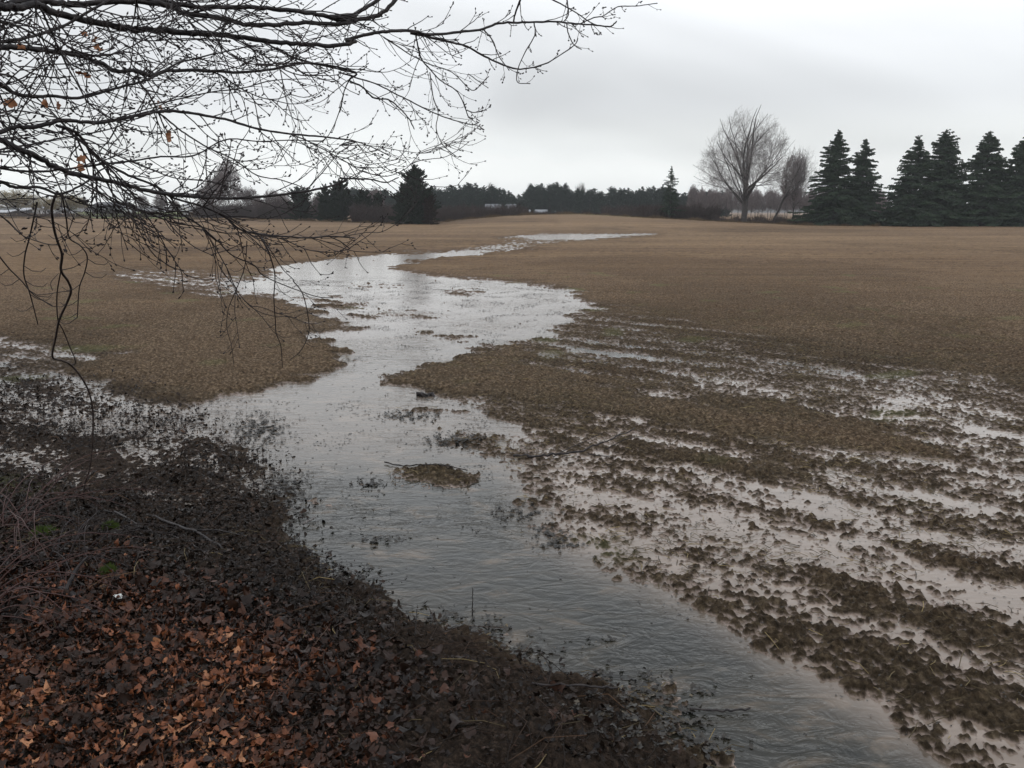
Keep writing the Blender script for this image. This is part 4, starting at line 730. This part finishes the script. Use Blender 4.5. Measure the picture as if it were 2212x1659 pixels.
# ------------------------------------------------------------------ far trees
def bare_arrays(Ht, Wd, seed, trunk_h=.16, nlead=4, levels=4, dens=1.0, droop=0.0, r0=None, lean=0.0, oval=.55, crown0=.1, spread=.10):
    rnd = random.Random(seed); A, B, ra, rb, lev_ = [], [], [], [], []
    r0 = r0 or Ht * .022; cz = Ht * (crown0 + oval * .5 + .02); 
    def env(p):
        z = (p[2] / Ht - crown0) / (1 - crown0)
        if z < 0: return .6
        wz = np.interp(z, [0, .08, .25, .45, .7, .88, 1], [.6, .95, 1.04, 1.0, .80, .54, .12]) * Wd / 2 + .02
        return math.hypot(p[0] - lean * p[2], p[1]) / wz if z < 1 else 2
    def grow(p, d, L, r, lev):
        m = 7 if lev < 1 else 5 if lev < 2 else 4 if lev < 3 else 3; q = p
        for k in range(m):
            up = (spread if lev < 2 else .05) - droop * .2
            d = d + np.array([rnd.gauss(0, .13), rnd.gauss(0, .13), rnd.gauss(0, .07) + up]); d /= np.linalg.norm(d)
            nq = q + d * L / m; tp_ = .88 if lev == 0 else .62; rr = r * (1 - tp_ * k / m); rn = r * (1 - tp_ * (k + 1) / m)
            A.append(q); B.append(nq); ra.append(rr); rb.append(rn); lev_.append(lev); q = nq
            if lev < levels:
                nc = (1 if lev == 0 else 2) if lev < 3 else 3
                for _ in range(nc if rnd.random() < .85 * dens or nc < 2 else nc - 1):
                    s = np.cross(d, [rnd.gauss(0, 1), rnd.gauss(0, 1), rnd.gauss(0, 1)]); s /= np.linalg.norm(s) + 1e-9
                    nd = d * .75 + s * rnd.uniform(.45, .85); l2 = L * rnd.uniform(.42, .68) * (1 - .25 * k / m)
                    if env(q + nd * l2 * .8) < 1.0 + rnd.uniform(-.12, .06): grow(q, nd, l2, rn * .55, lev + 1)
            if env(q) > 1.02 and lev > 0: break
    th = Ht * trunk_h; q = np.array([0., 0, -.2])
    for k in range(4):
        nq = np.array([lean * th * (k + 1) / 4 + rnd.gauss(0, .04), rnd.gauss(0, .04), th * (k + 1) / 4]); A.append(q); B.append(nq); ra.append(r0 * (1.25 if k == 0 else 1)); rb.append(r0); lev_.append(0); q = nq
    nl = nlead * 4
    top = np.array([lean * th, 0, th])
    for i in range(nl):
        f = i / nl; a = i * 2.4 + rnd.uniform(-.3, .3); s = rnd.uniform(.08, .22) if i < nlead else .25 + 1.15 * f + rnd.uniform(-.1, .1)
        d = np.array([cos(a) * s + lean, sin(a) * s, 1.0 if f < .7 else .75]); d /= np.linalg.norm(d)
        q = top + np.array([0, 0, (rnd.uniform(-.1, .6) if i < nlead else rnd.uniform(-.35, .5)) * th * (.6 if lean else 1)]); L = .5
        while L < Ht and env(q + d * L) < 1: L += .25
        grow(q, d, L, r0 * (rnd.uniform(.42, .6) if i < nlead else rnd.uniform(.18, .32)), 0)
    return np.array(A), np.array(B), np.array(ra), np.array(rb), np.array(lev_)
def bare_tree(name, X, Y, Ht, Wd, seed, label, cat='tree', group=None, m1=None, m2=None, tw=.012, z=None, **kw):
    z = float(ground_z(X, Y)) if z is None else z; root = empty(name, (X, Y, z)); tag(root, label, cat, group)
    A, B, ra, rb, lv = bare_arrays(Ht, Wd, seed, **kw); b = lv <= 1
    ra = np.maximum(ra, tw); rb = np.maximum(rb, tw * .7)
    segs_mesh('trunk', A[b], B[b], ra[b], rb[b], m1 or M_greybark, root, 6); segs_mesh('crown', A[~b], B[~b], ra[~b], rb[~b], m2 or M_fartwig, root, 3)
    return root
def at_px(px, d): return (px - 1106) / F * (d * cos(PITCH) + H * sin(PITCH)), d
def conifer_arrays(Ht, Wd, seed, kind='spruce'):
    rnd = np.random.default_rng(seed); Vs = []; A, B, ra, rb = [], [], [], []
    step = .22 if kind != 'pine' else .4; z = Ht * {'spruce': .03, 'cedar': .0, 'thin': .12, 'pine': .02}[kind]
    while z < Ht * .985:
        t = z / Ht
        if kind == 'spruce': prof = (1 - t) ** .82 * 1.08 * (1.0 + .07 * math.sin(z * 2.3 + seed)) * min(1, .85 + t * 2)
        elif kind == 'thin': prof = (1 - t) ** .75 * .95
        elif kind == 'cedar': prof = min(1, (.92 + t * .5)) * (1 - t ** 1.7) ** .8
        else: prof = (1 - t ** 2.2) ** .7 * min(1, .8 + t)
        n = {'spruce': 11, 'thin': 7, 'cedar': 12, 'pine': 9}[kind]
        for k in range(n):
            a = rnd.uniform(0, 2 * pi); L = max(.16, Wd / 2 * prof * rnd.uniform(.55, 1.2) * (1 + (.3 if kind == 'cedar' else .18) * math.sin(2 * a + z * 1.7 + seed))); p = np.array([0, 0, z + rnd.uniform(-.32, .32)])
            if kind == 'spruce' or kind == 'thin': e0, e1 = .05 + .75 * max(0, t - .45), -.32 + .9 * max(0, t - .4)
            elif kind == 'cedar': e0, e1 = min(.9, t * 7 - .1), min(.7, t * 5 - .1)
            else: e0, e1 = .35, .35
            de_ = rnd.normal(0, .14); e0 += de_; e1 += de_
            m = max(3, int(L / .3)); q = p; pts = [p]
            for i in range(m):
                f = i / m; el = e0 + (e1 - e0) * f + (.25 if (f > .8 and kind != 'cedar') else 0); q = q + np.array([cos(a) * cos(el), sin(a) * cos(el), sin(el)]) * L / m * (1 if kind != 'cedar' else .95); pts.append(q)
            pts = np.array(pts); A += list(pts[:-1]); B += list(pts[1:]); rr = np.linspace(.035, .008, m + 1) * (L / 3 + .3); ra += list(rr[:-1]); rb += list(rr[1:])
            ns = int(L * {'spruce': 24, 'thin': 14, 'cedar': 26, 'pine': 18}[kind]) + 3
            u = rnd.uniform(.12, 1.02, ns) ** (.8); c = np.stack([np.interp(u * m, np.arange(m + 1), pts[:, j]) for j in range(3)], 1)
            side = np.array([-sin(a), cos(a), 0]); out = np.array([cos(a), sin(a), 0]); wsp = L * .20 * (1.1 - u * .6)
            off = rnd.uniform(-1, 1, ns); c = c + side * (off * wsp)[:, None]
            s = {'spruce': .30, 'thin': .24, 'cedar': .24, 'pine': .36}[kind] * (.62 + .38 * min(1, L / 1.6)) * rnd.uniform(.6, 1.3, ns)
            if kind in ('spruce', 'thin'): dirv = out * .55 + side * (np.sign(off) * .5)[:, None] + np.array([0, 0, -.5]) + rnd.normal(0, .35, (ns, 3))
            elif kind == 'cedar': dirv = out * .3 + np.array([0, 0, .7]) + rnd.normal(0, .4, (ns, 3))
            else: dirv = out * .4 + np.array([0, 0, .35]) + rnd.normal(0, .5, (ns, 3))
            dirv /= np.linalg.norm(dirv, axis=1, keepdims=True); wv = np.cross(dirv, rnd.normal(0, 1, (ns, 3))); wv /= np.linalg.norm(wv, axis=1, keepdims=True) + 1e-9
            for rep in range(2):
                w2 = wv if rep == 0 else np.cross(dirv, wv); b0 = c - dirv * (s * .5)[:, None]; tip = c + dirv * (s * .7)[:, None]
                Vs.append(np.stack([b0, c + w2 * (s * .26)[:, None], tip, c - w2 * (s * .26)[:, None]], 1).reshape(-1, 3))
        z += step * rnd.uniform(.6, 1.5) * (0.7 + .5 * t if kind != 'pine' else 1)
    A += [np.array([0, 0, -.2]), np.array([0, 0, Ht * .5])]; B += [np.array([0, 0, Ht * .5]), np.array([0, 0, Ht])]; r = Ht * .014; ra += [r * 1.3, r * .7]; rb += [r * .7, .02]
    V = np.concatenate(Vs); return V, np.arange(len(V)).reshape(-1, 4), (np.array(A), np.array(B), ra, rb)
def conifer(name, X, Y, Ht, Wd, seed, kind, label, mat=None, group=None, z=None):
    z = float(ground_z(X, Y)) if z is None else z; root = empty(name, (X, Y, z)); tag(root, label, 'tree', group)
    V, q, (A, B, ra, rb) = conifer_arrays(Ht, Wd, seed, kind)
    mesh_obj('foliage', V, q, mat or {'spruce': M_needle, 'thin': M_needle, 'cedar': M_cedar, 'pine': M_pine}[kind], root)
    segs_mesh('trunk', A, B, ra, rb, M_greybark, root, 4); return root
def by_px(px, ytop, ybase, dist):
    X, Y = at_px(px, dist); z = H - dist * (ybase - 456) / F; return X, Y, z, (ybase - ytop) / F * dist
SP = [(1798, 292, 487, 115, 135, 'tall dark spruce, left one of the close pair right of the big bare tree'), (1856, 309, 487, 117, 112, 'slimmer dark spruce, right one of the close pair right of the big bare tree'),
      (1968, 303, 489, 114, 142, 'dark spruce at the left end of the right hand row of four'), (2026, 290, 489, 116, 172, 'tallest dark spruce of the right hand row, with spreading top branches'),
      (2118, 293, 489, 115, 158, 'dark spruce with a narrow top, third in the right hand row'), (2200, 302, 489, 114, 180, 'dark spruce cut off by the right edge of the picture')]
for i, (px, yt, yb, d, wpx, lab) in enumerate(SP):
    X, Y, z, ht = by_px(px, yt, yb, d); conifer('spruce_tree', X, Y, ht, wpx / F * d, 100 + i, 'spruce', lab, group='spruces at the right end of the field')
X, Y, z, ht = by_px(1446, 363, 473, 124); conifer('spruce_tree', X, Y, ht, 3.9, 120, 'thin', 'lone thin spruce with see-through branches, left of the big bare tree')
X, Y, z, ht = by_px(897, 366, 485, 114); conifer('cedar_tree', X, Y, ht, 6.0, 131, 'cedar', 'broad dark cedar bush standing alone at the middle of the field edge')
X, Y, z, ht = by_px(870, 398, 485, 113.5); conifer('cedar_tree', X, Y, ht, 2.6, 132, 'cedar', 'lower dark cedar joined to the left flank of the broad one')
X, Y, z, ht = by_px(928, 410, 484, 113); conifer('cedar_tree', X, Y, ht, 2.6, 135, 'cedar', 'browned low cedar on the right flank of the broad one', mat=M_rust)
X, Y, z, ht = by_px(738, 392, 477, 128); conifer('cedar_tree', X, Y, ht, 5.4, 133, 'cedar', 'rounded dark green cedar left of the broad one, under the lowest branch')
for px_, yt_, w_, lab_ in ((706, 404, 3.6, 'dark cedar pressed against the left side of the rounded cedar'), (784, 412, 3.8, 'dark low cedar between the rounded cedar and the broad one, leftmost there'), (818, 418, 3.4, 'dark low cedar between the rounded cedar and the broad one, nearest the broad one')):
    X, Y, z, ht = by_px(px_, yt_, 478, 129); conifer('cedar_tree', X, Y, ht, w_, int(px_), 'cedar', lab_)
X, Y, z, ht = by_px(650, 410, 477, 132); conifer('cedar_tree', X, Y, ht, 5.4, 134, 'cedar', 'dark cedar behind drooping twigs, farthest left evergreen')
X, Y, z, ht = by_px(1607, 240, 481, 117)
bare_tree('maple_tree', X, Y, ht, 13.2, 207, 'big round-crowned bare maple standing alone before the brown wood', m1=M_greybark, tw=.0075, nlead=4, levels=4, trunk_h=.19, crown0=.07, r0=.38, dens=.6, spread=.035, m2=M_maptwig)
X, Y, z, ht = by_px(1668, 318, 480, 121)
bare_tree('leaning_tree', X, Y, ht, 6.6, 208, 'slender bare tree leaning right beside the big bare maple', tw=.0085, nlead=3, levels=3, trunk_h=.35, lean=.42, crown0=.3, r0=.15, spread=.03, dens=.5, m2=M_maptwig)
# the pine belt beyond the crest: four kinds, copied
prof_x = [700, 760, 800, 850, 948, 1000, 1022, 1060, 1090, 1108, 1120, 1150, 1197, 1235, 1260, 1300, 1350, 1420, 1480, 1560]
prof_y = [415, 408, 412, 415, 407, 404, 399, 407, 408, 424, 420, 402, 398, 406, 412, 408, 408, 406, 412, 414]
protos = []
def place_copy(proto, X, Y, z, rz, s, sz=None):
    c = copy_tree(proto); c.location = (X, Y, z); c.rotation_euler = (0, 0, rz); c.scale = (s, s, sz or s); return c
rnd = random.Random(5)
pine_lab = 'dark green pine in the long belt beyond the rise'
first = True; pp = []
for i in range(5):
    pp.append(conifer('pine_tree', 0, 300, 10, 6.2 + i * .3, 300 + i, 'pine', pine_lab, group='pines in the belt beyond the rise', z=0))
used = [False] * 5
x = 690
while x < 1570:
    row = rnd.choice((0, 1)); d = 215 + row * 14 + rnd.uniform(-5, 5); yt = np.interp(x, prof_x, prof_y) + rnd.uniform(-6, 5) + 3 * row; X, Y = at_px(x, d); z = float(ground_z(X, Y)); ht = H + d * (456 - yt) / F - z
    k = rnd.randrange(5); s = ht / 10.0
    if not used[k]: used[k] = True; o = pp[k]; o.location = (X, Y, z); o.rotation_euler = (0, 0, rnd.uniform(0, 6)); o.scale = (s * .85, s * .85, s)
    else: o = place_copy(pp[k], X, Y, z, rnd.uniform(0, 6), s * rnd.uniform(.75, 1.05), s * rnd.uniform(.93, 1.04))
    x += rnd.uniform(6.5, 10.5)
for px_, yt_, lab_ in ((1020, 424, 'small pine standing before the left end of the half hidden house'), (1088, 430, 'small pine standing before the middle of the half hidden house'), (1122, 436, 'low pine between the half hidden house and the shed'), (1150, 444, 'lowest small pine, standing before the pale shed')):
    X, Y = at_px(px_, 192); z = float(ground_z(X, Y)); ht = H + 192 * (456 - yt_) / F - z; o = place_copy(pp[2], X, Y, z, px_, ht / 10 * .8, ht / 10); tag(o, lab_); del o['group']
# bare trees in the background: a few kinds copied
BT = [bare_tree('bare_tree', 0, 300, 10, 7, 400 + i, 'x', group='bare trees of the far wood', tw=.024, levels=3, nlead=4, z=0, m1=M_greybark, m2=M_fartwig, r0=.14, trunk_h=.2, crown0=.08, dens=.8) for i in range(4)]
def far_bare(px, yt, d, label, group=None, wf=1.0, k=None, mats=None, yb=None):
    X, Y = at_px(px, d); z = float(ground_z(X, Y)) if yb is None else H - d * (yb - 456) / F; ht = H + d * (456 - yt) / F - z; k = rnd.randrange(4) if k is None else k
    o = place_copy(BT[k], X, Y, z, rnd.uniform(0, 6), ht / 10 * wf, ht / 10); tag(o, label)
    if group: o['group'] = group
    elif 'group' in o: del o['group']
    if mats:
        for ch in o.children:
            if ch.name.startswith('crown'):
                ch.data = ch.data.copy(); ch.data.materials.clear(); ch.data.materials.append(mats)
    return o
for i in range(46):                                              # brown wood behind the maple
    px = 1490 + i * 9.2 + rnd.uniform(-4, 4); far_bare(px, 405 + rnd.uniform(-6, 10), 190 + rnd.uniform(0, 35), 'bare grey-brown tree of the wood behind the big bare maple', 'bare trees of the wood behind the maple', .6)
for px, yt, lab in ((1063, 391, 'pale bare treetop showing above the pines, left one of two'), (1253, 391, 'pale bare treetop showing above the pines, right one of two')):
    far_bare(px, yt, 250, lab, wf=.7, k=1, mats=M_palebark)
far_bare(1712, 318, 128, 'pale bare tree just left of the close spruce pair', k=2, wf=.55, mats=M_fartwig)
far_bare(1905, 425, 150, 'small bare tree in the gap between the two spruce groups', k=3, wf=1.1)
lefts = [(497, 342, 170, 'tall bushy bare tree seen through twigs, tallest on the left', .75), (468, 372, 172, 'second tallest bushy bare tree, touching the tallest one on its left', .8), (445, 398, 180, 'bare tree just left of the tallest bushy one', .9), (540, 400, 175, 'bare tree just right of the tallest bushy one', 1.1), (590, 405, 170, 'bare tree next to the farthest left evergreen', 1.0),
         (615, 415, 168, 'low bare tree touching the farthest left evergreen', 1.0), (350, 412, 190, 'bare tree between the white silo and the dark barn', 1.0), (310, 418, 200, 'small bare tree right behind the dark barn end', 1.0), (380, 428, 185, 'low bare tree beside the white silo', 1.0),
         (690, 412, 165, 'bare tree between the two left cedars', 1.0), (812, 405, 170, 'bare tree between the rounded cedar and the broad cedar', 1.0), (185, 425, 205, 'low bare tree left of the dark barn', 1.0), (560, 425, 160, 'low brown bare tree at the field edge on the left', 1.0)]
for px, yt, d, lab, wf in lefts: far_bare(px, yt, d, lab, wf=wf)
for px, yt, d, lab, wf in ((42, 404, 175, 'yellowish willow at the left edge beyond the field', 2.5), (150, 412, 178, 'yellowish willow left of the dark barn', 2.4), (100, 425, 185, 'low yellowish willow between the two taller ones', 2.2)):
    for _ in range(1): far_bare(px, yt, d, lab, wf=wf, mats=M_willow)
for o in BT:
    for ch in list(o.children): bpy.data.objects.remove(ch)
    bpy.data.objects.remove(o)
# brush along the field edge: nobody could count it
def brush():
    rg = np.random.default_rng(77); A, B = [], []
    spec = [(560, 720, 424, 150, 2200), (760, 860, 436, 124, 1500), (940, 1140, 438, 132, 3000), (1120, 1400, 452, 134, 1300), (1370, 1550, 436, 128, 2400), (1540, 1760, 462, 120, 1800), (1880, 1935, 448, 120, 500), (0, 420, 452, 165, 3000), (1300, 1500, 438, 150, 2000), (420, 600, 430, 160, 2500)]
    for x0, x1, yt, d, n in spec:
        px = rg.uniform(x0, x1, n); dd = d + rg.uniform(-4, 6, n); X = (px - 1106) / F * (dd * cos(PITCH) + .39); Y = dd; z = ground_z(X, Y); top = H + dd * (456 - yt - rg.uniform(0, 12, n) - 8 * pn(px / 22, px * 0, 60)) / F; h = np.maximum(.3, (top - z) * rg.uniform(.35, 1.0, n))
        a0 = np.stack([X, Y, z - .05], 1); ln = rg.normal(0, .22, (n, 2)) * h[:, None]; mid = a0 + np.stack([ln[:, 0] * .4, ln[:, 1] * .4, h * .55], 1); b0 = a0 + np.stack([ln[:, 0], ln[:, 1], h], 1)
        A += [a0, mid]; B += [mid, b0]
        for _ in range(3):
            t = rg.uniform(.2, .9, (n, 1)); s = a0 + (b0 - a0) * t; A.append(s); B.append(s + np.stack([rg.normal(0, .35, n), rg.normal(0, .3, n), rg.uniform(.05, .6, n)], 1) * h[:, None] * .45)
    A = np.concatenate(A); B = np.concatenate(B); r = np.full(len(A), .018)
    o = segs_mesh('brush', A, B, r, r * .5, M_brush, None, 3); tag(o, 'reddish brown bare brush growing along the far edge of the field', 'brush', kind='stuff')
brush()
def edge_grass():
    rg = np.random.default_rng(78); n = 16000; px = rg.uniform(-60, 1900, n); de = np.interp(px, EX, ED) + rg.uniform(-1.5, 3, n); X = (px - 1106) / F * (de * cos(PITCH) + .39); Y = de; z = ground_z(X, Y); h = rg.uniform(.06, .32, n) * (.5 + ss(-.2, .4, pn(px / 40, px * 0, 61)))
    A = np.stack([X, Y, z], 1); B = A + np.stack([rg.normal(0, .12, n), rg.normal(0, .1, n), h], 1)
    m = simple('dead_grass', [(.075, .052, .030), (.12, .085, .050)], .3, .9, .1); o = segs_mesh('dead_grass', A, B, np.full(n, .02), np.full(n, .008), m); tag(o, 'tan dead grass fringing the far edge of the field', 'grass', kind='stuff')
edge_grass()

# ------------------------------------------------------------------ far buildings
M_white = simple('white_siding', [(0.4800, 0.4880, 0.4960), (0.6000, 0.6080, 0.6160)], 1, .6); M_dark = simple('dark_boards', [(0.0240, 0.0208, 0.0208), (0.0440, 0.0384, 0.0368)], .8, .8)
M_roofd = simple('dark_roof', [(.05, .05, .055), (.09, .09, .095)], 1, .7); M_roofl = simple('light_metal_roof', [(0.3600, 0.3760, 0.4000), (0.4960, 0.5120, 0.5360)], .6, .5); M_roofm = simple('worn_metal_roof', [(.13, .14, .15), (.26, .27, .29)], 1.2, .5); M_glass = simple('window_glass', [(0.0160, 0.0200, 0.0240), (0.0320, 0.0360, 0.0400)], 2, .1, .5)
def boxv(x0, x1, y0, y1, z0, z1):
    V = [(x, y, z) for z in (z0, z1) for y in (y0, y1) for x in (x0, x1)]; return np.array(V, float), np.array([[0, 2, 3, 1], [4, 5, 7, 6], [0, 1, 5, 4], [2, 6, 7, 3], [0, 4, 6, 2], [1, 3, 7, 5]])
def building(name, px0, px1, ytop, ybase, d, dep, mw, mr, label, nwin=3, cat='house', roof_f=.4, door=True):
    X0, Y = at_px(px0, d); X1, _ = at_px(px1, d); z0 = H - d * (ybase - 456) / F; ht = (ybase - ytop) / F * d; L = X1 - X0; wh = ht * (1 - roof_f)
    root = empty(name, ((X0 + X1) / 2, Y + dep / 2, z0)); tag(root, label, cat)
    V, f = boxv(-L / 2, L / 2, -dep / 2, dep / 2, -.6, wh); gab = np.array([(-L / 2, 0, ht - .12), (L / 2, 0, ht - .12)]); V = np.vstack([V, gab])
    mesh_obj('wall', V, [f, np.array([[4, 6, 8], [5, 9, 7]])], mw, root)
    o = .35; th = .14; rv = []
    for x in (-L / 2 - o, L / 2 + o):
        for y, z in ((-dep / 2 - o, wh - o * (ht - wh) / (dep / 2)), (0, ht), (dep / 2 + o, wh - o * (ht - wh) / (dep / 2))): rv += [(x, y, z + th * .2), (x, y, z + th)]
    rf = np.array([[1, 3, 9, 7], [3, 5, 11, 9], [0, 6, 8, 2], [2, 8, 10, 4], [0, 1, 7, 6], [4, 10, 11, 5], [0, 2, 3, 1], [2, 4, 5, 3], [6, 7, 9, 8], [8, 9, 11, 10]])
    mesh_obj('roof', np.array(rv), rf, mr, root)
    for i in range(nwin):
        x = -L / 2 + L * (i + .7) / (nwin + .4); w = min(.9, L / nwin * .35); V, f = boxv(x - w / 2 - .08, x + w / 2 + .08, -dep / 2 - .05, -dep / 2 + .02, wh * .40, wh * .82); fr = mesh_obj('window', V, f, M_white, root)
        V, f = boxv(x - w / 2, x + w / 2, -dep / 2 - .07, -dep / 2 - .052, wh * .44, wh * .78); mesh_obj('pane', V, f, M_glass, fr)
    if door: V, f = boxv(L * .36, L * .36 + 1.0, -dep / 2 - .06, -dep / 2 + .02, 0, min(2.1, wh * .85)); mesh_obj('door', V, f, M_roofd, root)
    return root
building('barn', 200, 266, 438, 459, 215, 8, M_dark, M_roofd, 'long dark barn beyond the green strip at the left', 3, 'barn', .45)
building('shed', 266, 276, 446, 459, 214, 3, M_white, M_roofl, 'small white shed against the right end of the dark barn', 1, 'shed', .35, False)
building('farmhouse', 72, 112, 446, 463, 205, 8, M_white, M_roofl, 'white house with a pale roof between the two willows', 4)
building('cottage', 33, 56, 450, 463, 210, 7, M_dark, M_roofl, 'small house with a pale roof under the left willow', 2)
building('cottage', -12, 17, 455, 466, 200, 7, M_dark, M_roofl, 'low pale roofed house cut by the left edge', 2)
building('garage', 122, 141, 448, 461, 208, 6, M_white, M_roofl, 'small white garage just left of the dark barn', 1, 'garage', .35)
building('farmhouse', 1050, 1112, 442, 464, 206, 8, M_roofd, M_roofm, 'pale roofed house half hidden in front of the pines, beyond the rise', 4, 'house', .5)
building('shed', 1119, 1180, 454, 463, 205, 5, M_roofd, M_roofm, 'low pale roofed shed right of the half hidden house', 3, 'shed', .5)
def silo():
    X, Y = at_px(404, 200); z = float(ground_z(X, Y)); root = empty('silo', (X, Y, z)); tag(root, 'small white silo beyond the green strip, right of the dark barn', 'silo')
    h = (461 - 438) / F * 200; T = Tubes(); T.add([(0, 0, -.3), (0, 0, h * .5), (0, 0, h * .85)], .75, 20); T.build('tank', M_white, root)
    T = Tubes(); T.add([(0, 0, h * .85), (0, 0, h * .93), (0, 0, h)], [.8, .55, .08], 20); T.build('cap', M_roofl, root)
silo()
# far hills of wood
def hills():
    n = 240; th = np.linspace(radians(-50), radians(50), n); V = []
    for r, hh in ((900, 0), (920, 1), (1100, .9)):
        X = r * np.sin(th); Y = r * np.cos(th); Z = -2 + (9 + 7 * pn(th * 6, th * 0, 70) + 2.5 * pn(th * 90, th * 0, 71)) * hh * (r / 920); V.append(np.stack([X, Y, Z], 1))
    V = np.concatenate(V); i = np.arange(n - 1); q = np.concatenate([np.stack([i + k * n, i + 1 + k * n, i + 1 + (k + 1) * n, i + (k + 1) * n], 1) for k in (0, 1)])
    o = mesh_obj('hills', V, q, simple('distant_wood', [(.05, .055, .055), (.085, .08, .075)], .02, .95), smooth=True); tag(o, 'low grey wooded hills along the horizon', 'hills', kind='structure')
hills()

# ------------------------------------------------------------------ rain haze
HAZE = 0.00038
def haze():
    V, f = boxv(-1330, 1330, -1330, 1330, -4.0, 36); m = bpy.data.materials.new('haze'); m.use_nodes = True; t = m.node_tree; t.nodes.clear()
    o = N(t, 'ShaderNodeOutputMaterial'); v = N(t, 'ShaderNodeVolumePrincipled', inp={'Density': HAZE, 'Color': (.95, .97, 1, 1), 'Anisotropy': 0.2}); t.links.new(v.outputs[0], o.inputs['Volume'])
    ob = mesh_obj('haze', V, f, m); tag(ob, 'thin rain haze over the field', 'haze', kind='stuff')
if HAZE: haze()
